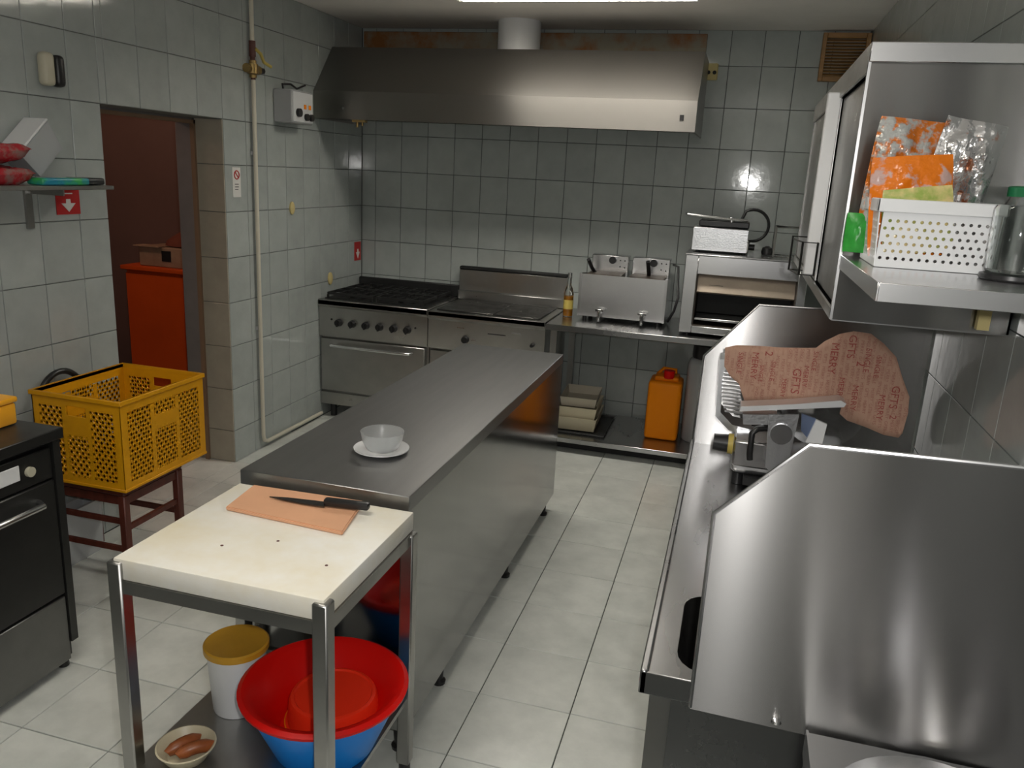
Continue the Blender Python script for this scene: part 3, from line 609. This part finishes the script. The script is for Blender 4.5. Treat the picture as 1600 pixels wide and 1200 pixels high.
for k, (dx, dy, a, lab) in enumerate(((-.012, .004, 62, 'left of the two brown sausages in the cream dish'), (.026, .0, 48, 'right of the two brown sausages in the cream dish'))):
    c = Vector((dc[0]+dx, dc[1]+dy, dc[2]+.036)); d = Vector((math.cos(R(a)), math.sin(R(a)), 0))
    bm = B(); pts = [c+d*(s*.042)+Vector((0, 0, -.010*s*s)) for s in (-1, -.6, -.2, .2, .6, 1)]; tube(bm, pts, .0165, 12)
    for v in bm.verts:
        s = abs((v.co-c).dot(d))/.042; q = c+d*((v.co-c).dot(d)); v.co = q+(v.co-q)*(1 if s < .7 else max(.4, 1-(s-.7)*1.8))
    single('sausage', bm, FOO, lab, 'sausage', c-Vector((0, 0, .016)), 'sausages in the dish')

# ------------------------------------------------------------------ dishwasher, crate, chair
t = thing('dishwasher', 'dark steel undercounter dishwasher at the left edge', 'dishwasher', (.35, -3.83, 0))
DX, DYA, DYB = .655, -4.13, -3.545
part('cabinet', STK, t, (.06, DX-.03, DYA, DYB, .03, .82)); part('top', STK, t, (.05, DX+.012, DYA-.01, DYB+.012, .825, .862), bev=.003)
pn = part('control_panel', STK, t, (DX-.03, DX-.004, DYA, DYB-.03, .70, .805), bev=.003); part('display', WHP, pn, (DX-.004, DX, -3.80, -3.70, .735, .785), bev=.002); obj('dial', cyl(B(), (DX-.004, -3.665, .752), (DX+.008, -3.665, .752), .016), CRM, pn)
dr = part('door', STK, t, (DX-.03, DX, DYA, DYB-.03, .285, .695), bev=.004); obj('handle', tube(B(), [(DX, -4.05, .64), (DX+.035, -4.03, .64), (DX+.035, -3.66, .64), (DX, -3.645, .64)], .011, 10), STL, dr)
part('kick_panel', STM, t, (DX-.03, DX-.002, DYA, DYB-.03, .035, .275), bev=.003); part('corner_post', STK, t, (DX-.03, DX+.004, DYB-.028, DYB, .10, .822))
for x in (.10, DX-.04):
    for y in (DYA+.04, DYB-.03): obj('foot', cyl(B(), (x, y, 0), (x, y, .105), .018), BLK, t)
t = thing('orange_box', 'bright orange plastic box standing on the dishwasher', 'box', (.4, -3.72, .863))
bm = B(); box(bm, .28, .52, -3.86, -3.565, .864, .935, bev=.008, seg=2); obj('body', bm, ORB, t); bm = B(); box(bm, .275, .525, -3.865, -3.56, .936, .955, bev=.006, seg=2); obj('lid', bm, ORB, t)

t = thing('wooden_chair', 'red-brown wooden chair under the yellow crate', 'chair', (.30, -2.9, 0))
CX0, CX1, CY0, CY1 = .030, .50, -3.11, -2.76
part('seat', WOO, t, (CX0, CX1, CY0, CY1, .425, .45), bev=.005)
for x in (CX0, CX1-.032):
    for y in (CY0, CY1-.032): part('leg', WOO, t, (x, x+.032, y, y+.032, 0, .425), bev=.004)
for z in (.385,): part('seat_rail', WOO, t, (CX1-.025, CX1-.008, CY0+.03, CY1-.03, z, z+.035)); part('seat_rail', WOO, t, (CX0+.03, CX1-.03, CY0+.008, CY0+.025, z, z+.035))
part('stretcher', WOO, t, (CX1-.024, CX1-.009, CY0+.03, CY1-.03, .27, .292)); part('stretcher', WOO, t, (CX0+.03, CX1-.03, CY0+.009, CY0+.024, .18, .2)); part('stretcher', WOO, t, (CX0+.03, CX1-.03, CY1-.024, CY1-.009, .22, .242)); part('stretcher', WOO, t, (CX0+.03, CX1-.03, CY0+.009, CY0+.024, .30, .32))
bm = B(); tube(bm, [(CX0+.02, -3.02, .45), (CX0+.014, -3.015, .68)]+[(CX0+.005, -2.90+.115*math.cos(R(a)), .71+.122*math.sin(R(a))) for a in range(170, 0, -12)]+[(CX0+.014, -2.785, .68), (CX0+.02, -2.78, .45)], .013, 10); obj('back_hoop', bm, BLK, t)

t = thing('plastic_crate', 'large yellow slatted plastic crate on the chair', 'crate', (.31, -2.86, .452))
KX0, KX1, KY0, KY1, KZ0, KZ1 = .115, .525, -3.125, -2.63, .452, .82
def clip(a, b, u0, u1, v0, v1):
    (x, y), (X, Y) = a, b; t0, t1 = 0, 1
    for p, q in ((x-X, x-u0), (X-x, u1-x), (y-Y, y-v0), (Y-y, v1-y)):
        if abs(p) < 1e-12:
            if q < 0: return None
        else:
            r = q/p
            if p < 0: t0 = max(t0, r)
            else: t1 = min(t1, r)
    return None if t0 >= t1 else ((x+(X-x)*t0, y+(Y-y)*t0), (x+(X-x)*t1, y+(Y-y)*t1))
def lattice(bm, rects, P, pitch=.027, wd=.0105, th=.003):
    """diagonal lattice strips filling each rectangle; P maps (u,v,offset) to room"""
    for u0, u1, v0, v1 in rects:
        for s in (1, -1):
            L_ = (u1-u0)+(v1-v0); k = -L_
            while k < L_:
                c0 = (u0+k, v0) if s == 1 else (u0+k, v1); sl = 1.25
                seg = clip(c0, (c0[0]+2, c0[1]+s*2*sl), u0, u1, v0, v1)
                k += pitch
                if not seg: continue
                a, b = seg; d = math.hypot(b[0]-a[0], b[1]-a[1])
                if d < .004: continue
                nx, ny = -(b[1]-a[1])/d*wd/2, (b[0]-a[0])/d*wd/2
                q = [(a[0]+nx, a[1]+ny), (b[0]+nx, b[1]+ny), (b[0]-nx, b[1]-ny), (a[0]-nx, a[1]-ny)]
                F = [bm.verts.new(P(u, v, 0)) for u, v in q]; G = [bm.verts.new(P(u, v, th)) for u, v in q]
                bm.faces.new(F); bm.faces.new(G[::-1])
                for i in range(4): bm.faces.new((F[i], G[i], G[(i+1) % 4], F[(i+1) % 4]))
    return bm
for side in range(4):
    if side in (0, 2): P = (lambda u, v, o, Y=(KY0 if side == 0 else KY1-.003): (u, Y+o, v)); u0, u1 = KX0, KX1
    else: P = (lambda u, v, o, X=(KX1-.003 if side == 1 else KX0): (X+o, u, v)); u0, u1 = KY0, KY1
    W = u1-u0; a = .035; b1 = u0+a+(W-2*a)*.30; b2 = u1-a-(W-2*a)*.30
    rects = [(u0+a, b1, KZ0+.035, KZ1-.055), (b1+.022, b2-.022, KZ0+.035, KZ1-.165), (b2, u1-a, KZ0+.035, KZ1-.055)]
    if side in (1, 3): rects.append((b1+.022, b2-.022, KZ1-.105, KZ1-.05))
    obj('lattice', lattice(B(), rects, P), CRT, t, smooth=0, kind='stuff')
    bm = B(); T = .004
    def pl(ua, ub, va, vb):
        p, q = P(ua, va, 0), P(ub, vb, T); box(bm, min(p[0], q[0]), max(p[0], q[0]), min(p[1], q[1]), max(p[1], q[1]), min(p[2], q[2]), max(p[2], q[2]))
    pl(u0, u0+a, KZ0, KZ1); pl(u1-a, u1, KZ0, KZ1); pl(u0+a, u1-a, KZ0, KZ0+.035)
    pl(b1, b1+.022, KZ0+.035, KZ1-.055); pl(b2-.022, b2, KZ0+.035, KZ1-.055)
    if side in (1, 3): pl(b1+.022, b2-.022, KZ1-.165, KZ1-.105); pl(u0+a, u1-a, KZ1-.05, KZ1)
    else:
        pl(b1+.022, b2-.022, KZ1-.165, KZ1-.085); pl(u0+a, b1+.022, KZ1-.055, KZ1); pl(b2-.022, u1-a, KZ1-.055, KZ1); pl(b1+.022, b2-.022, KZ1-.045, KZ1)
    obj('side_frame', bm, CRT, t, smooth=0)
for nm, e, (za, zb) in (('rim', .008, (KZ1-.018, KZ1)), ('foot_rim', .004, (KZ0, KZ0+.012))):
    bm = B()
    box(bm, KX0-e, KX1+e, KY0-e, KY0+.004, za, zb, bev=.002); box(bm, KX0-e, KX1+e, KY1-.004, KY1+e, za, zb, bev=.002); box(bm, KX0-e, KX0+.004, KY0, KY1, za, zb, bev=.002); box(bm, KX1-.004, KX1+e, KY0, KY1, za, zb, bev=.002)
    obj(nm, bm, CRT, t)
part('bottom', CRT, t, (KX0, KX1, KY0, KY1, KZ0, KZ0+.006))
single('foam_box', tub(B(), .05, .125, .047, .12, .24, .015, TR(.057, -2.935, .001)), FOA, 'pale grey foam box on the floor behind the wooden chair', 'box', (.057, -2.935, .001))

# ------------------------------------------------------------------ sink counter on the right
t = thing('sink_counter', 'stainless sink counter along the right wall with two tall splash guards', 'counter', (2.96, -3.5, 0))
SX0, SX1, SY0, SY1, SZ = 2.615, 3.31, -4.225, -2.80, .862
hole = rrect(2.675, 3.10, -4.185, -3.885, .06, 5)
bm = B(); holed(bm, SX0+.012, SX1, SY0+.004, -3.85, SZ-.006, hole); box(bm, SX0+.012, SX1, -3.85, SY1, SZ-.03, SZ-.006)
obj('worktop', bm, STT, t)
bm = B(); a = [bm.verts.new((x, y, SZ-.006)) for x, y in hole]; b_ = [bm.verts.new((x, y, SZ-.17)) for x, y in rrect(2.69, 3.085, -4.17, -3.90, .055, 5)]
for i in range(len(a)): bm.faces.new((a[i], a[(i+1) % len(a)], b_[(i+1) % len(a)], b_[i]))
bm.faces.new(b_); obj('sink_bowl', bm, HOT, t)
bm = B(); box(bm, SX0, SX0+.014, SY0, SY1, SZ-.045, SZ+.004, bev=.003); box(bm, SX0, SX1, SY0, SY0+.006, SZ-.045, SZ+.001, bev=.002); obj('raised_edge', bm, STT, t)
GP = [(2.71, .822), (2.71, 1.198), (2.842, 1.338), (3.31, 1.352), (3.31, .822)]
bm = B(); prism(bm, GP, 'y', -4.252, -4.248)
for v in bm.verts: v.co.y -= .022*(v.co.x-2.71)-.006
g = obj('splash_guard', bm, ST, t)
bm = B(); P_ = [(2.71, -4.244, .825), (2.71, -4.244, 1.198), (2.842, -4.247, 1.338), (3.31, -4.257, 1.352)]; tube(bm, P_, .004, 8); obj('rolled_edge', bm, STL, g)
GP = [(2.622, .80), (2.628, 1.165), (2.785, 1.352), (3.31, 1.365), (3.31, .80)]
bm = B(); prism(bm, GP, 'y', -2.802, -2.798); g = obj('splash_guard', bm, ST, t)
bm = B(); P_ = [(2.622, -2.80, .80), (2.628, -2.80, 1.165), (2.785, -2.80, 1.352), (3.31, -2.80, 1.365)]; tube(bm, P_, .004, 8); obj('rolled_edge', bm, STL, g)
for y in (SY0+.02, SY1-.06): part('leg', STD, t, (SX0+.02, SX0+.06, y, y+.04, .02, SZ-.045))
part('end_panel', STT, t, (SX0+.06, SX1, SY0+.012, SY0+.016, .10, SZ-.045)); part('front_panel', STD, t, (SX0+.05, SX0+.054, SY0+.06, SY1-.06, .12, .78)); part('bottom_shelf', STD, t, (SX0+.03, SX1, SY0+.02, SY1-.02, .10, .12))
obj('screw', lathe(B(), [(0, .006), (.007, .004), (.009, 0)], (2.855, -4.255, .838), 12), CHR, t)
t = thing('hand_sink', 'round-bowled steel hand sink in the near right corner', 'sink', (3.1, -4.65, 0))
circ = [(3.09+.17*math.cos(2*math.pi*i/40), -4.435+.165*math.sin(2*math.pi*i/40)) for i in range(40)]
bm = B(); holed(bm, 2.907, 3.31, -4.95, -4.262, .836, circ); obj('top', bm, STL, t)
bm = B(); prof = [(.17, .836), (.172, .842), (.165, .842), (.158, .82), (.14, .74), (.09, .69), (.02, .68), (0, .68)]; lathe(bm, prof, (3.09, -4.435, 0), 40, sy=.97); obj('bowl', bm, STL, t)
part('cabinet', STT, t, (2.912, 3.305, -4.94, -4.262, .05, .66)); part('rim', STL, t, (2.904, 2.908, -4.95, -4.258, .79, .838), (2.907, 3.31, -4.954, -4.95, .79, .838))
part('side_panel', STT, t, (2.908, 2.911, -4.95, -4.258, .66, .80)); obj('plug', lathe(B(), [(0, .006), (.02, .004), (.024, 0)], (3.09, -4.435, .681), 16), CHR, t)

# slicer with the printed paper
t = thing('meat_slicer', 'aluminium meat slicer on the sink counter between the splash guards', 'slicer', (2.85, -3.1, SZ))
z0 = SZ-.005
for x, y in ((2.775, -3.14), (2.775, -2.95), (3.05, -3.14), (3.05, -2.95)): obj('foot', cyl(B(), (x, y, z0), (x, y, z0+.035), .018), BLK, t)
bm = B(); box(bm, 2.75, 3.08, -3.17, -2.92, z0+.035, z0+.12, bev=.02, seg=3); obj('base', bm, ALU, t)
bm = B(); box(bm, 2.752, 2.90, -3.20, -3.06, z0+.07, z0+.15, bev=.006); obj('motor_housing', bm, STL, t)
kb = obj('dial', cyl(B(), (2.75, -3.17, .985), (2.735, -3.17, .985), .03, n=24), YLW, t); obj('dial_grip', cyl(B(), (2.735, -3.17, .985), (2.693, -3.17, .985), .027, .024, n=20), BLK, kb)
pts = [(2.755+.02, -3.06, z0+.12), (2.735, -3.05, 1.04), (2.70, -3.03, 1.10), (2.688, -3.0, 1.16), (2.70, -2.97, 1.22)]
bm = B()
for i in range(14):
    a = i/13; z = 1.06+.15*a; x = 2.685+.03*(1-a)**2+.02*a*a; box(bm, x, x+.055, -3.10, -3.09, z, z+.005)
obj('fence_rib', bm, STL, t)
bm = B(); prism(bm, [(2.69, 1.04), (2.735, 1.00), (2.80, .995), (2.80, 1.012), (2.742, 1.02), (2.703, 1.055), (2.70, 1.22), (2.683, 1.22)], 'y', -3.09, -2.99); obj('feed_tray', bm, ALU, t)
bm = B(); prism(bm, [(2.755, 1.10), (3.03, 1.148), (3.035, 1.158), (3.02, 1.166), (2.90, 1.140), (2.757, 1.115)], 'y', -3.22, -3.155); obj('carriage', bm, ALB, t)
bm = B(); prism(bm, [(2.77, 1.06), (2.86, 1.07), (2.86, 1.10), (2.765, 1.09)], 'y', -3.21, -3.15); obj('carriage_rail', bm, ALU, t)
bm = B(); prism(bm, [(2.835, 1.105), (2.915, 1.115), (2.905, .965), (2.87, .93), (2.845, .95)], 'y', -3.24, -3.225); gp = obj('gauge_plate', bm, ALU, t)
obj('gauge_disc', cyl(B(), (2.875, -3.24, 1.055), (2.875, -3.246, 1.055), .03, n=28), STL, gp)
obj('blade', cyl(B(), (3.0, -3.04, 1.09), (3.0, -3.03, 1.09), .12, n=48), CHR, t)
bm = B(); prism(bm, [(2.925, 1.11), (2.965, 1.10), (2.95, 1.04), (2.93, 1.06)], 'y', -3.20, -3.19); obj('blue_guard', bm, mat('blue_steel', (.25, .32, .5), .3, .6), t)
bm = B(); prism(bm, [(2.965, 1.10), (2.995, 1.09), (2.99, 1.03), (2.945, 1.03)], 'y', -3.21, -3.20); obj('white_guard', bm, WHP, t)
obj('handle', tube(B(), [(2.84, -3.20, 1.055), (2.81, -3.23, 1.058), (2.797, -3.235, 1.045), (2.797, -3.235, .985), (2.80, -3.235, .965)], .009, 10), BLK, t)
part('base_shadow', DRK, t, (2.79, 3.0, -3.19, -3.0, z0+.012, z0+.034))  # dark block standing in for the shadow under the slicer base

OUT = [(2.694, 1.259), (2.725, 1.269), (2.848, 1.277), (2.944, 1.29), (2.965, 1.312), (3.001, 1.335), (3.039, 1.345), (3.086, 1.341), (3.124, 1.316), (3.161, 1.282), (3.184, 1.229), (3.213, 1.172), (3.217, 1.125), (3.21, 1.066), (3.201, 1.052), (3.161, 1.055), (3.112, 1.071), (3.057, 1.086), (3.034, 1.105), (3.038, 1.137), (2.989, 1.141), (2.869, 1.117), (2.77, 1.1), (2.753, 1.137), (2.747, 1.154), (2.719, 1.174), (2.698, 1.203)]
def psurf(x, z, off=0):
    return Vector((x, -3.10-.03*math.exp(-((x-2.95)/.17)**2)+.05*(z-1.2)+.005*math.sin(x*23)+.004*math.sin(z*31+x*11)-off, z))
t = thing('paper_cover', 'brown paper printed with dark red lettering draped over the slicer', 'paper', (2.95, -3.16, 1.05))
bm = B(); f = bm.faces.new([bm.verts.new((x, 0, z)) for x, z in OUT]); bmesh.ops.triangulate(bm, faces=[f])
for _ in range(3): bmesh.ops.subdivide_edges(bm, edges=[e for e in bm.edges if e.calc_length() > .012], cuts=1, use_grid_fill=True)
bmesh.ops.triangulate(bm, faces=bm.faces)
for v in bm.verts: v.co = psurf(v.co.x, v.co.z)
bmesh.ops.recalc_face_normals(bm, faces=bm.faces)
ps = obj('sheet', bm, PAP, t, smooth=60); sm = ps.modifiers.new('thickness', 'SOLIDIFY'); sm.thickness = .0015; sm.offset = 0
def inside(x, z):
    c = False
    for (a, b), (p, q) in zip(OUT, OUT[1:]+OUT[:1]):
        if (b > z) != (q > z) and x < (p-a)*(z-b)/(q-b)+a: c = not c
    return c
def lettering(word, x, z, size, parent):
    """a word printed on the paper, reading downwards"""
    cu = bpy.data.curves.new('word', 'FONT'); cu.body = word; cu.size = size; cu.resolution_u = 3
    tmp = bpy.data.objects.new('word', cu); COL.objects.link(tmp); bpy.context.view_layer.update()
    me = bpy.data.meshes.new_from_object(tmp.evaluated_get(bpy.context.evaluated_depsgraph_get())); bpy.data.objects.remove(tmp)
    b = bmesh.new(); b.from_mesh(me); bpy.data.meshes.remove(me)
    bmesh.ops.subdivide_edges(b, edges=[e for e in b.edges if e.calc_length() > .012], cuts=1)
    bmesh.ops.triangulate(b, faces=b.faces); ok = True
    for v in b.verts:
        X, Z = x+v.co.y, z-v.co.x
        if not inside(X, Z): ok = False
        v.co = psurf(X, Z, .0013)
    if not ok: b.free(); return
    o = obj('lettering', b, INK, parent, smooth=0); return o
for word, x, z, s in (('MERRY', 2.775, 1.255, .026), ('GFTS', 2.892, 1.225, .033), ('MERRY', 2.985, 1.31, .03), ('GFTS', 3.03, 1.335, .030), ('SINGLE', 2.735, 1.25, .02), ('GFTS', 3.165, 1.20, .03), ('MERRY', 3.135, 1.17, .024), ('MERRY', 2.865, 1.19, .018),
                      ('SINGLE', 2.83, 1.235, .018), ('SINGLE', 2.94, 1.28, .018), ('SINGLE', 3.08, 1.30, .022), ('MERRY', 3.02, 1.21, .022), ('MERRY', 3.06, 1.19, .024), ('SINGLE', 3.11, 1.28, .02), ('SINGLE', 2.80, 1.22, .016), ('MERRY', 2.92, 1.235, .02), ('2', 2.81, 1.262, .03), ('2', 3.06, 1.262, .034), ('2', 3.17, 1.115, .026)):
    lettering(word, x, z, s, ps)
fine = B(); k = 0
for i in range(33):
    x = 2.70+i*.0158; z = 1.335-(i % 3)*.007
    while z > 1.06:
        wd = ('SINGLE', 'MERRY', 'GFTS', 'MERRY')[(i*5+k) % 4]; k += 1; L_ = len(wd)*.0078
        if all(inside(x+a, z-b) for a in (0, .009) for b in (0, L_)):
            o = lettering(wd, x, z, .0125, ps); fine.from_mesh(o.data); bpy.data.objects.remove(o)
        z -= L_+.006
fp = obj('fine_print', fine, INK2, ps, smooth=0, local=True); fp['kind'] = 'stuff'

# ------------------------------------------------------------------ wall cabinet and shelf on the right
t = thing('wall_cabinet', 'stainless wall cabinet with white door edge on the right wall', 'cabinet', (3.12, -2.7, 1.43))
QX, QY0, QY1, QZ0, QZ1 = 2.93, -3.50, -1.95, 1.43, 2.045
part('near_side', ST, t, (QX, 3.31, QY0, QY0+.004, QZ0, QZ1)); part('far_side', ST, t, (QX, 3.31, QY1-.004, QY1, QZ0, QZ1)); part('floor_panel', STT, t, (QX, 3.31, QY0, QY1, QZ0-.003, QZ0)); part('top_panel', STT, t, (QX, 3.31, QY0, QY1, QZ1, QZ1+.003)); part('back', STD, t, (3.305, 3.31, QY0, QY1, QZ0, QZ1))
part('top_flange', STL, t, (QX-.004, 3.31, QY0-.008, QY0, 2.005, 2.047), bev=.002); part('front_rail', STD, t, (QX-.004, QX+.002, QY0, QY1, 1.985, 2.045), (QX-.004, QX+.002, QY0, QY1, QZ0, 1.455)); part('edge_strip', STL, t, (QX-.004, QX+.002, QY0-.004, QY0+.01, QZ0, 2.005))
part('sliding_door', STD, t, (QX+.012, QX+.016, QY0+.02, -2.9, 1.456, 1.985)); part('sliding_door', STD, t, (QX+.004, QX+.008, -2.9, QY1, 1.456, 1.985))
part('door_edge', WHB, t, (QX-.035, QX+.004, -2.93, -2.905, 1.475, 2.0), bev=.003)
t = thing('wire_rack', 'small double wire frame rack hanging on the wall cabinet front', 'rack', (2.9, -2.85, 1.47))
bm = B(); tube(bm, [(2.882, -2.945, 1.475), (2.925, -2.945, 1.475), (2.925, -2.945, 1.572), (2.882, -2.945, 1.572)], .004, 6, True); obj('front_loop', bm, STK, t)
bm = B(); tube(bm, [(2.86, -2.80, 1.475), (2.925, -2.80, 1.475), (2.925, -2.80, 1.58), (2.86, -2.80, 1.58)], .004, 6, True); obj('rear_loop', bm, STK, t)
bm = B()
for x, z in ((2.882, 1.475), (2.925, 1.475), (2.925, 1.572), (2.882, 1.572)): cyl(bm, (x, -2.945, z), (x-.02 if x < 2.9 else x, -2.80, z), .0025, n=6)
obj('cross_wire', bm, STK, t)
t = thing('steel_shelf', 'stainless shelf on the right wall carrying the white basket', 'shelf', (3.12, -3.79, 1.54))
part('board', STL, t, (QX, 3.31, -4.08, QY0-.009, 1.575, 1.583)); part('front_lip', STL, t, (QX, 3.31, -4.083, -4.078, 1.552, 1.584), bev=.001); part('side_lip', STL, t, (QX-.002, QX+.002, -4.08, QY0-.009, 1.552, 1.584), bev=.0008); part('bracket', YST, t, (3.235, 3.26, QY0-.03, QY0-.009, 1.44, 1.552))

SZT = 1.583
t = thing('storage_basket', 'white perforated plastic basket full of packets on the steel shelf', 'basket', (3.06, -3.66, SZT))
bx0, bx1, by0, by1, bz1 = 2.965, 3.168, -3.77, -3.56, SZT+.135
def perforated(bm, P, u0, u1, v0, v1, nx, ny, r, th=.002):
    cw, ch = (u1-u0)/nx, (v1-v0)/ny
    for j in range(ny):
        sh = 0 if j % 2 == 0 else cw/2; n_ = nx if j % 2 == 0 else nx-1; va, vb = v0+j*ch, v0+(j+1)*ch
        if sh:
            for ua, ub in ((u0, u0+sh), (u1-sh, u1)): bm.faces.new([bm.verts.new(P(*q)) for q in ((ua, va), (ub, va), (ub, vb), (ua, vb))])
        for i in range(n_):
            ua = u0+sh+i*cw; ub = ua+cw; cu, cv = (ua+ub)/2, (va+vb)/2
            H = [bm.verts.new(P(cu+r*math.cos(R(45*k+22.5)), cv+r*math.sin(R(45*k+22.5)))) for k in range(8)]
            Cn = [bm.verts.new(P(*q)) for q in ((ub, vb), (ua, vb), (ua, va), (ub, va))]
            for k in range(4):
                bm.faces.new((H[2*k], Cn[k], H[2*k+1])); bm.faces.new((H[2*k+1], Cn[k], Cn[(k+1) % 4], H[(2*k+2) % 8]))
    return bm
def bpnl(P, u0, u1, nx):
    b = perforated(B(), P, u0, u1, SZT+.012, SZT+.10, nx, 6, .0035)
    for ua, ub, va, vb in ((u0, u1, SZT+.002, SZT+.012), (u0, u1, SZT+.10, bz1)): b.faces.new([b.verts.new(P(*q)) for q in ((ua, va), (ub, va), (ub, vb), (ua, vb))])
    bmesh.ops.remove_doubles(b, verts=b.verts, dist=1e-5); o = obj('wall_panel', b, WHP, t, smooth=0); s = o.modifiers.new('thickness', 'SOLIDIFY'); s.thickness = .0025; s.offset = 0
tp = .06
def flare(z): return (z-SZT)*tp
bpnl(lambda u, v: (u, by0-flare(v), v), bx0, bx1, 14); bpnl(lambda u, v: (u, by1+flare(v), v), bx0, bx1, 14)
bpnl(lambda u, v: (bx0-flare(v), u, v), by0, by1, 13); bpnl(lambda u, v: (bx1+flare(v), u, v), by0, by1, 13)
part('bottom', WHP, t, (bx0, bx1, by0, by1, SZT+.001, SZT+.004))
e = flare(bz1)+.006; part('rim', WHP, t, (bx0-e, bx1+e, by0-e, by0-e+.006, bz1-.026, bz1), (bx0-e, bx1+e, by1+e-.006, by1+e, bz1-.026, bz1), (bx0-e, bx0-e+.006, by0-e, by1+e, bz1-.026, bz1), (bx1+e-.006, bx1+e, by0-e, by1+e, bz1-.026, bz1), bev=.002)
def pk(name, m, label, w, d, h, x, y, z, rx, ry, rz, seed, amp=.6):
    single(name, pillow(B(), w, d, h, TR(x, y, z, rx, ry, rz), seed, 20, 16, amp), m, label, 'packet', (x, y, z-d/2), 'packets in the white basket')
pk('snack_packet', MPK, 'tall orange and silver packet at the back of the white basket', .165, .25, .040, 3.03, -3.59, 1.757, 86, 4, 0, 11, .9)
pk('snack_packet', SPK, 'crumpled silver foil packet at the right of the white basket', .12, .26, .045, 3.115, -3.64, 1.752, 84, 10, 0, 12, 1.2)
pk('snack_packet', OPK, 'bright orange packet leaning in the white basket', .155, .20, .035, 3.025, -3.695, 1.705, 84, -5, 0, 13, .9)
pk('snack_packet', LPK, 'lime and yellow packet lying at the front of the white basket', .13, .13, .020, 3.035, -3.742, 1.678, 84, -8, 0, 14, .8)
single('herb_packet', pillow(B(), .052, .085, .02, TR(2.945, -3.60, 1.64, 88, 0, -12), 21, 12, 12, .4), GPK, 'green packet with red motif standing left of the white basket', 'packet', (2.945, -3.60, SZT))
t = thing('green_lid_jar', 'glass jar with green lid behind the white basket', 'jar', (3.20, -3.61, SZT))
gc = (3.255, -3.64, SZT+.001)
obj('glass', lathe(B(), [(0, 0), (.042, 0), (.045, .006), (.045, .13), (.038, .148), (.038, .16), (.035, .16), (.035, .147), (.042, .128), (.042, .008), (0, .005)], gc, 28), GLS, t); obj('lid', lathe(B(), [(.040, .150), (.042, .150), (.042, .168), (.038, .171), (0, .171)], gc, 28), GRN, t)
t = thing('glass_jug', 'square clear glass jar with dark base at the shelf front', 'jar', (3.19, -3.87, SZT))
gc = (3.19, -3.85, SZT+.001)
obj('base', lathe(B(), [(0, 0), (.053, 0), (.055, .003), (.054, .010), (.04, .013), (0, .013)], gc, 32), BLK, t)
obj('glass', lathe(B(), [(0, .014), (.046, .014), (.048, .018), (.049, .128), (.046, .134), (.043, .134), (.045, .126), (.044, .020), (0, .018)], gc, 32), GLS, t)
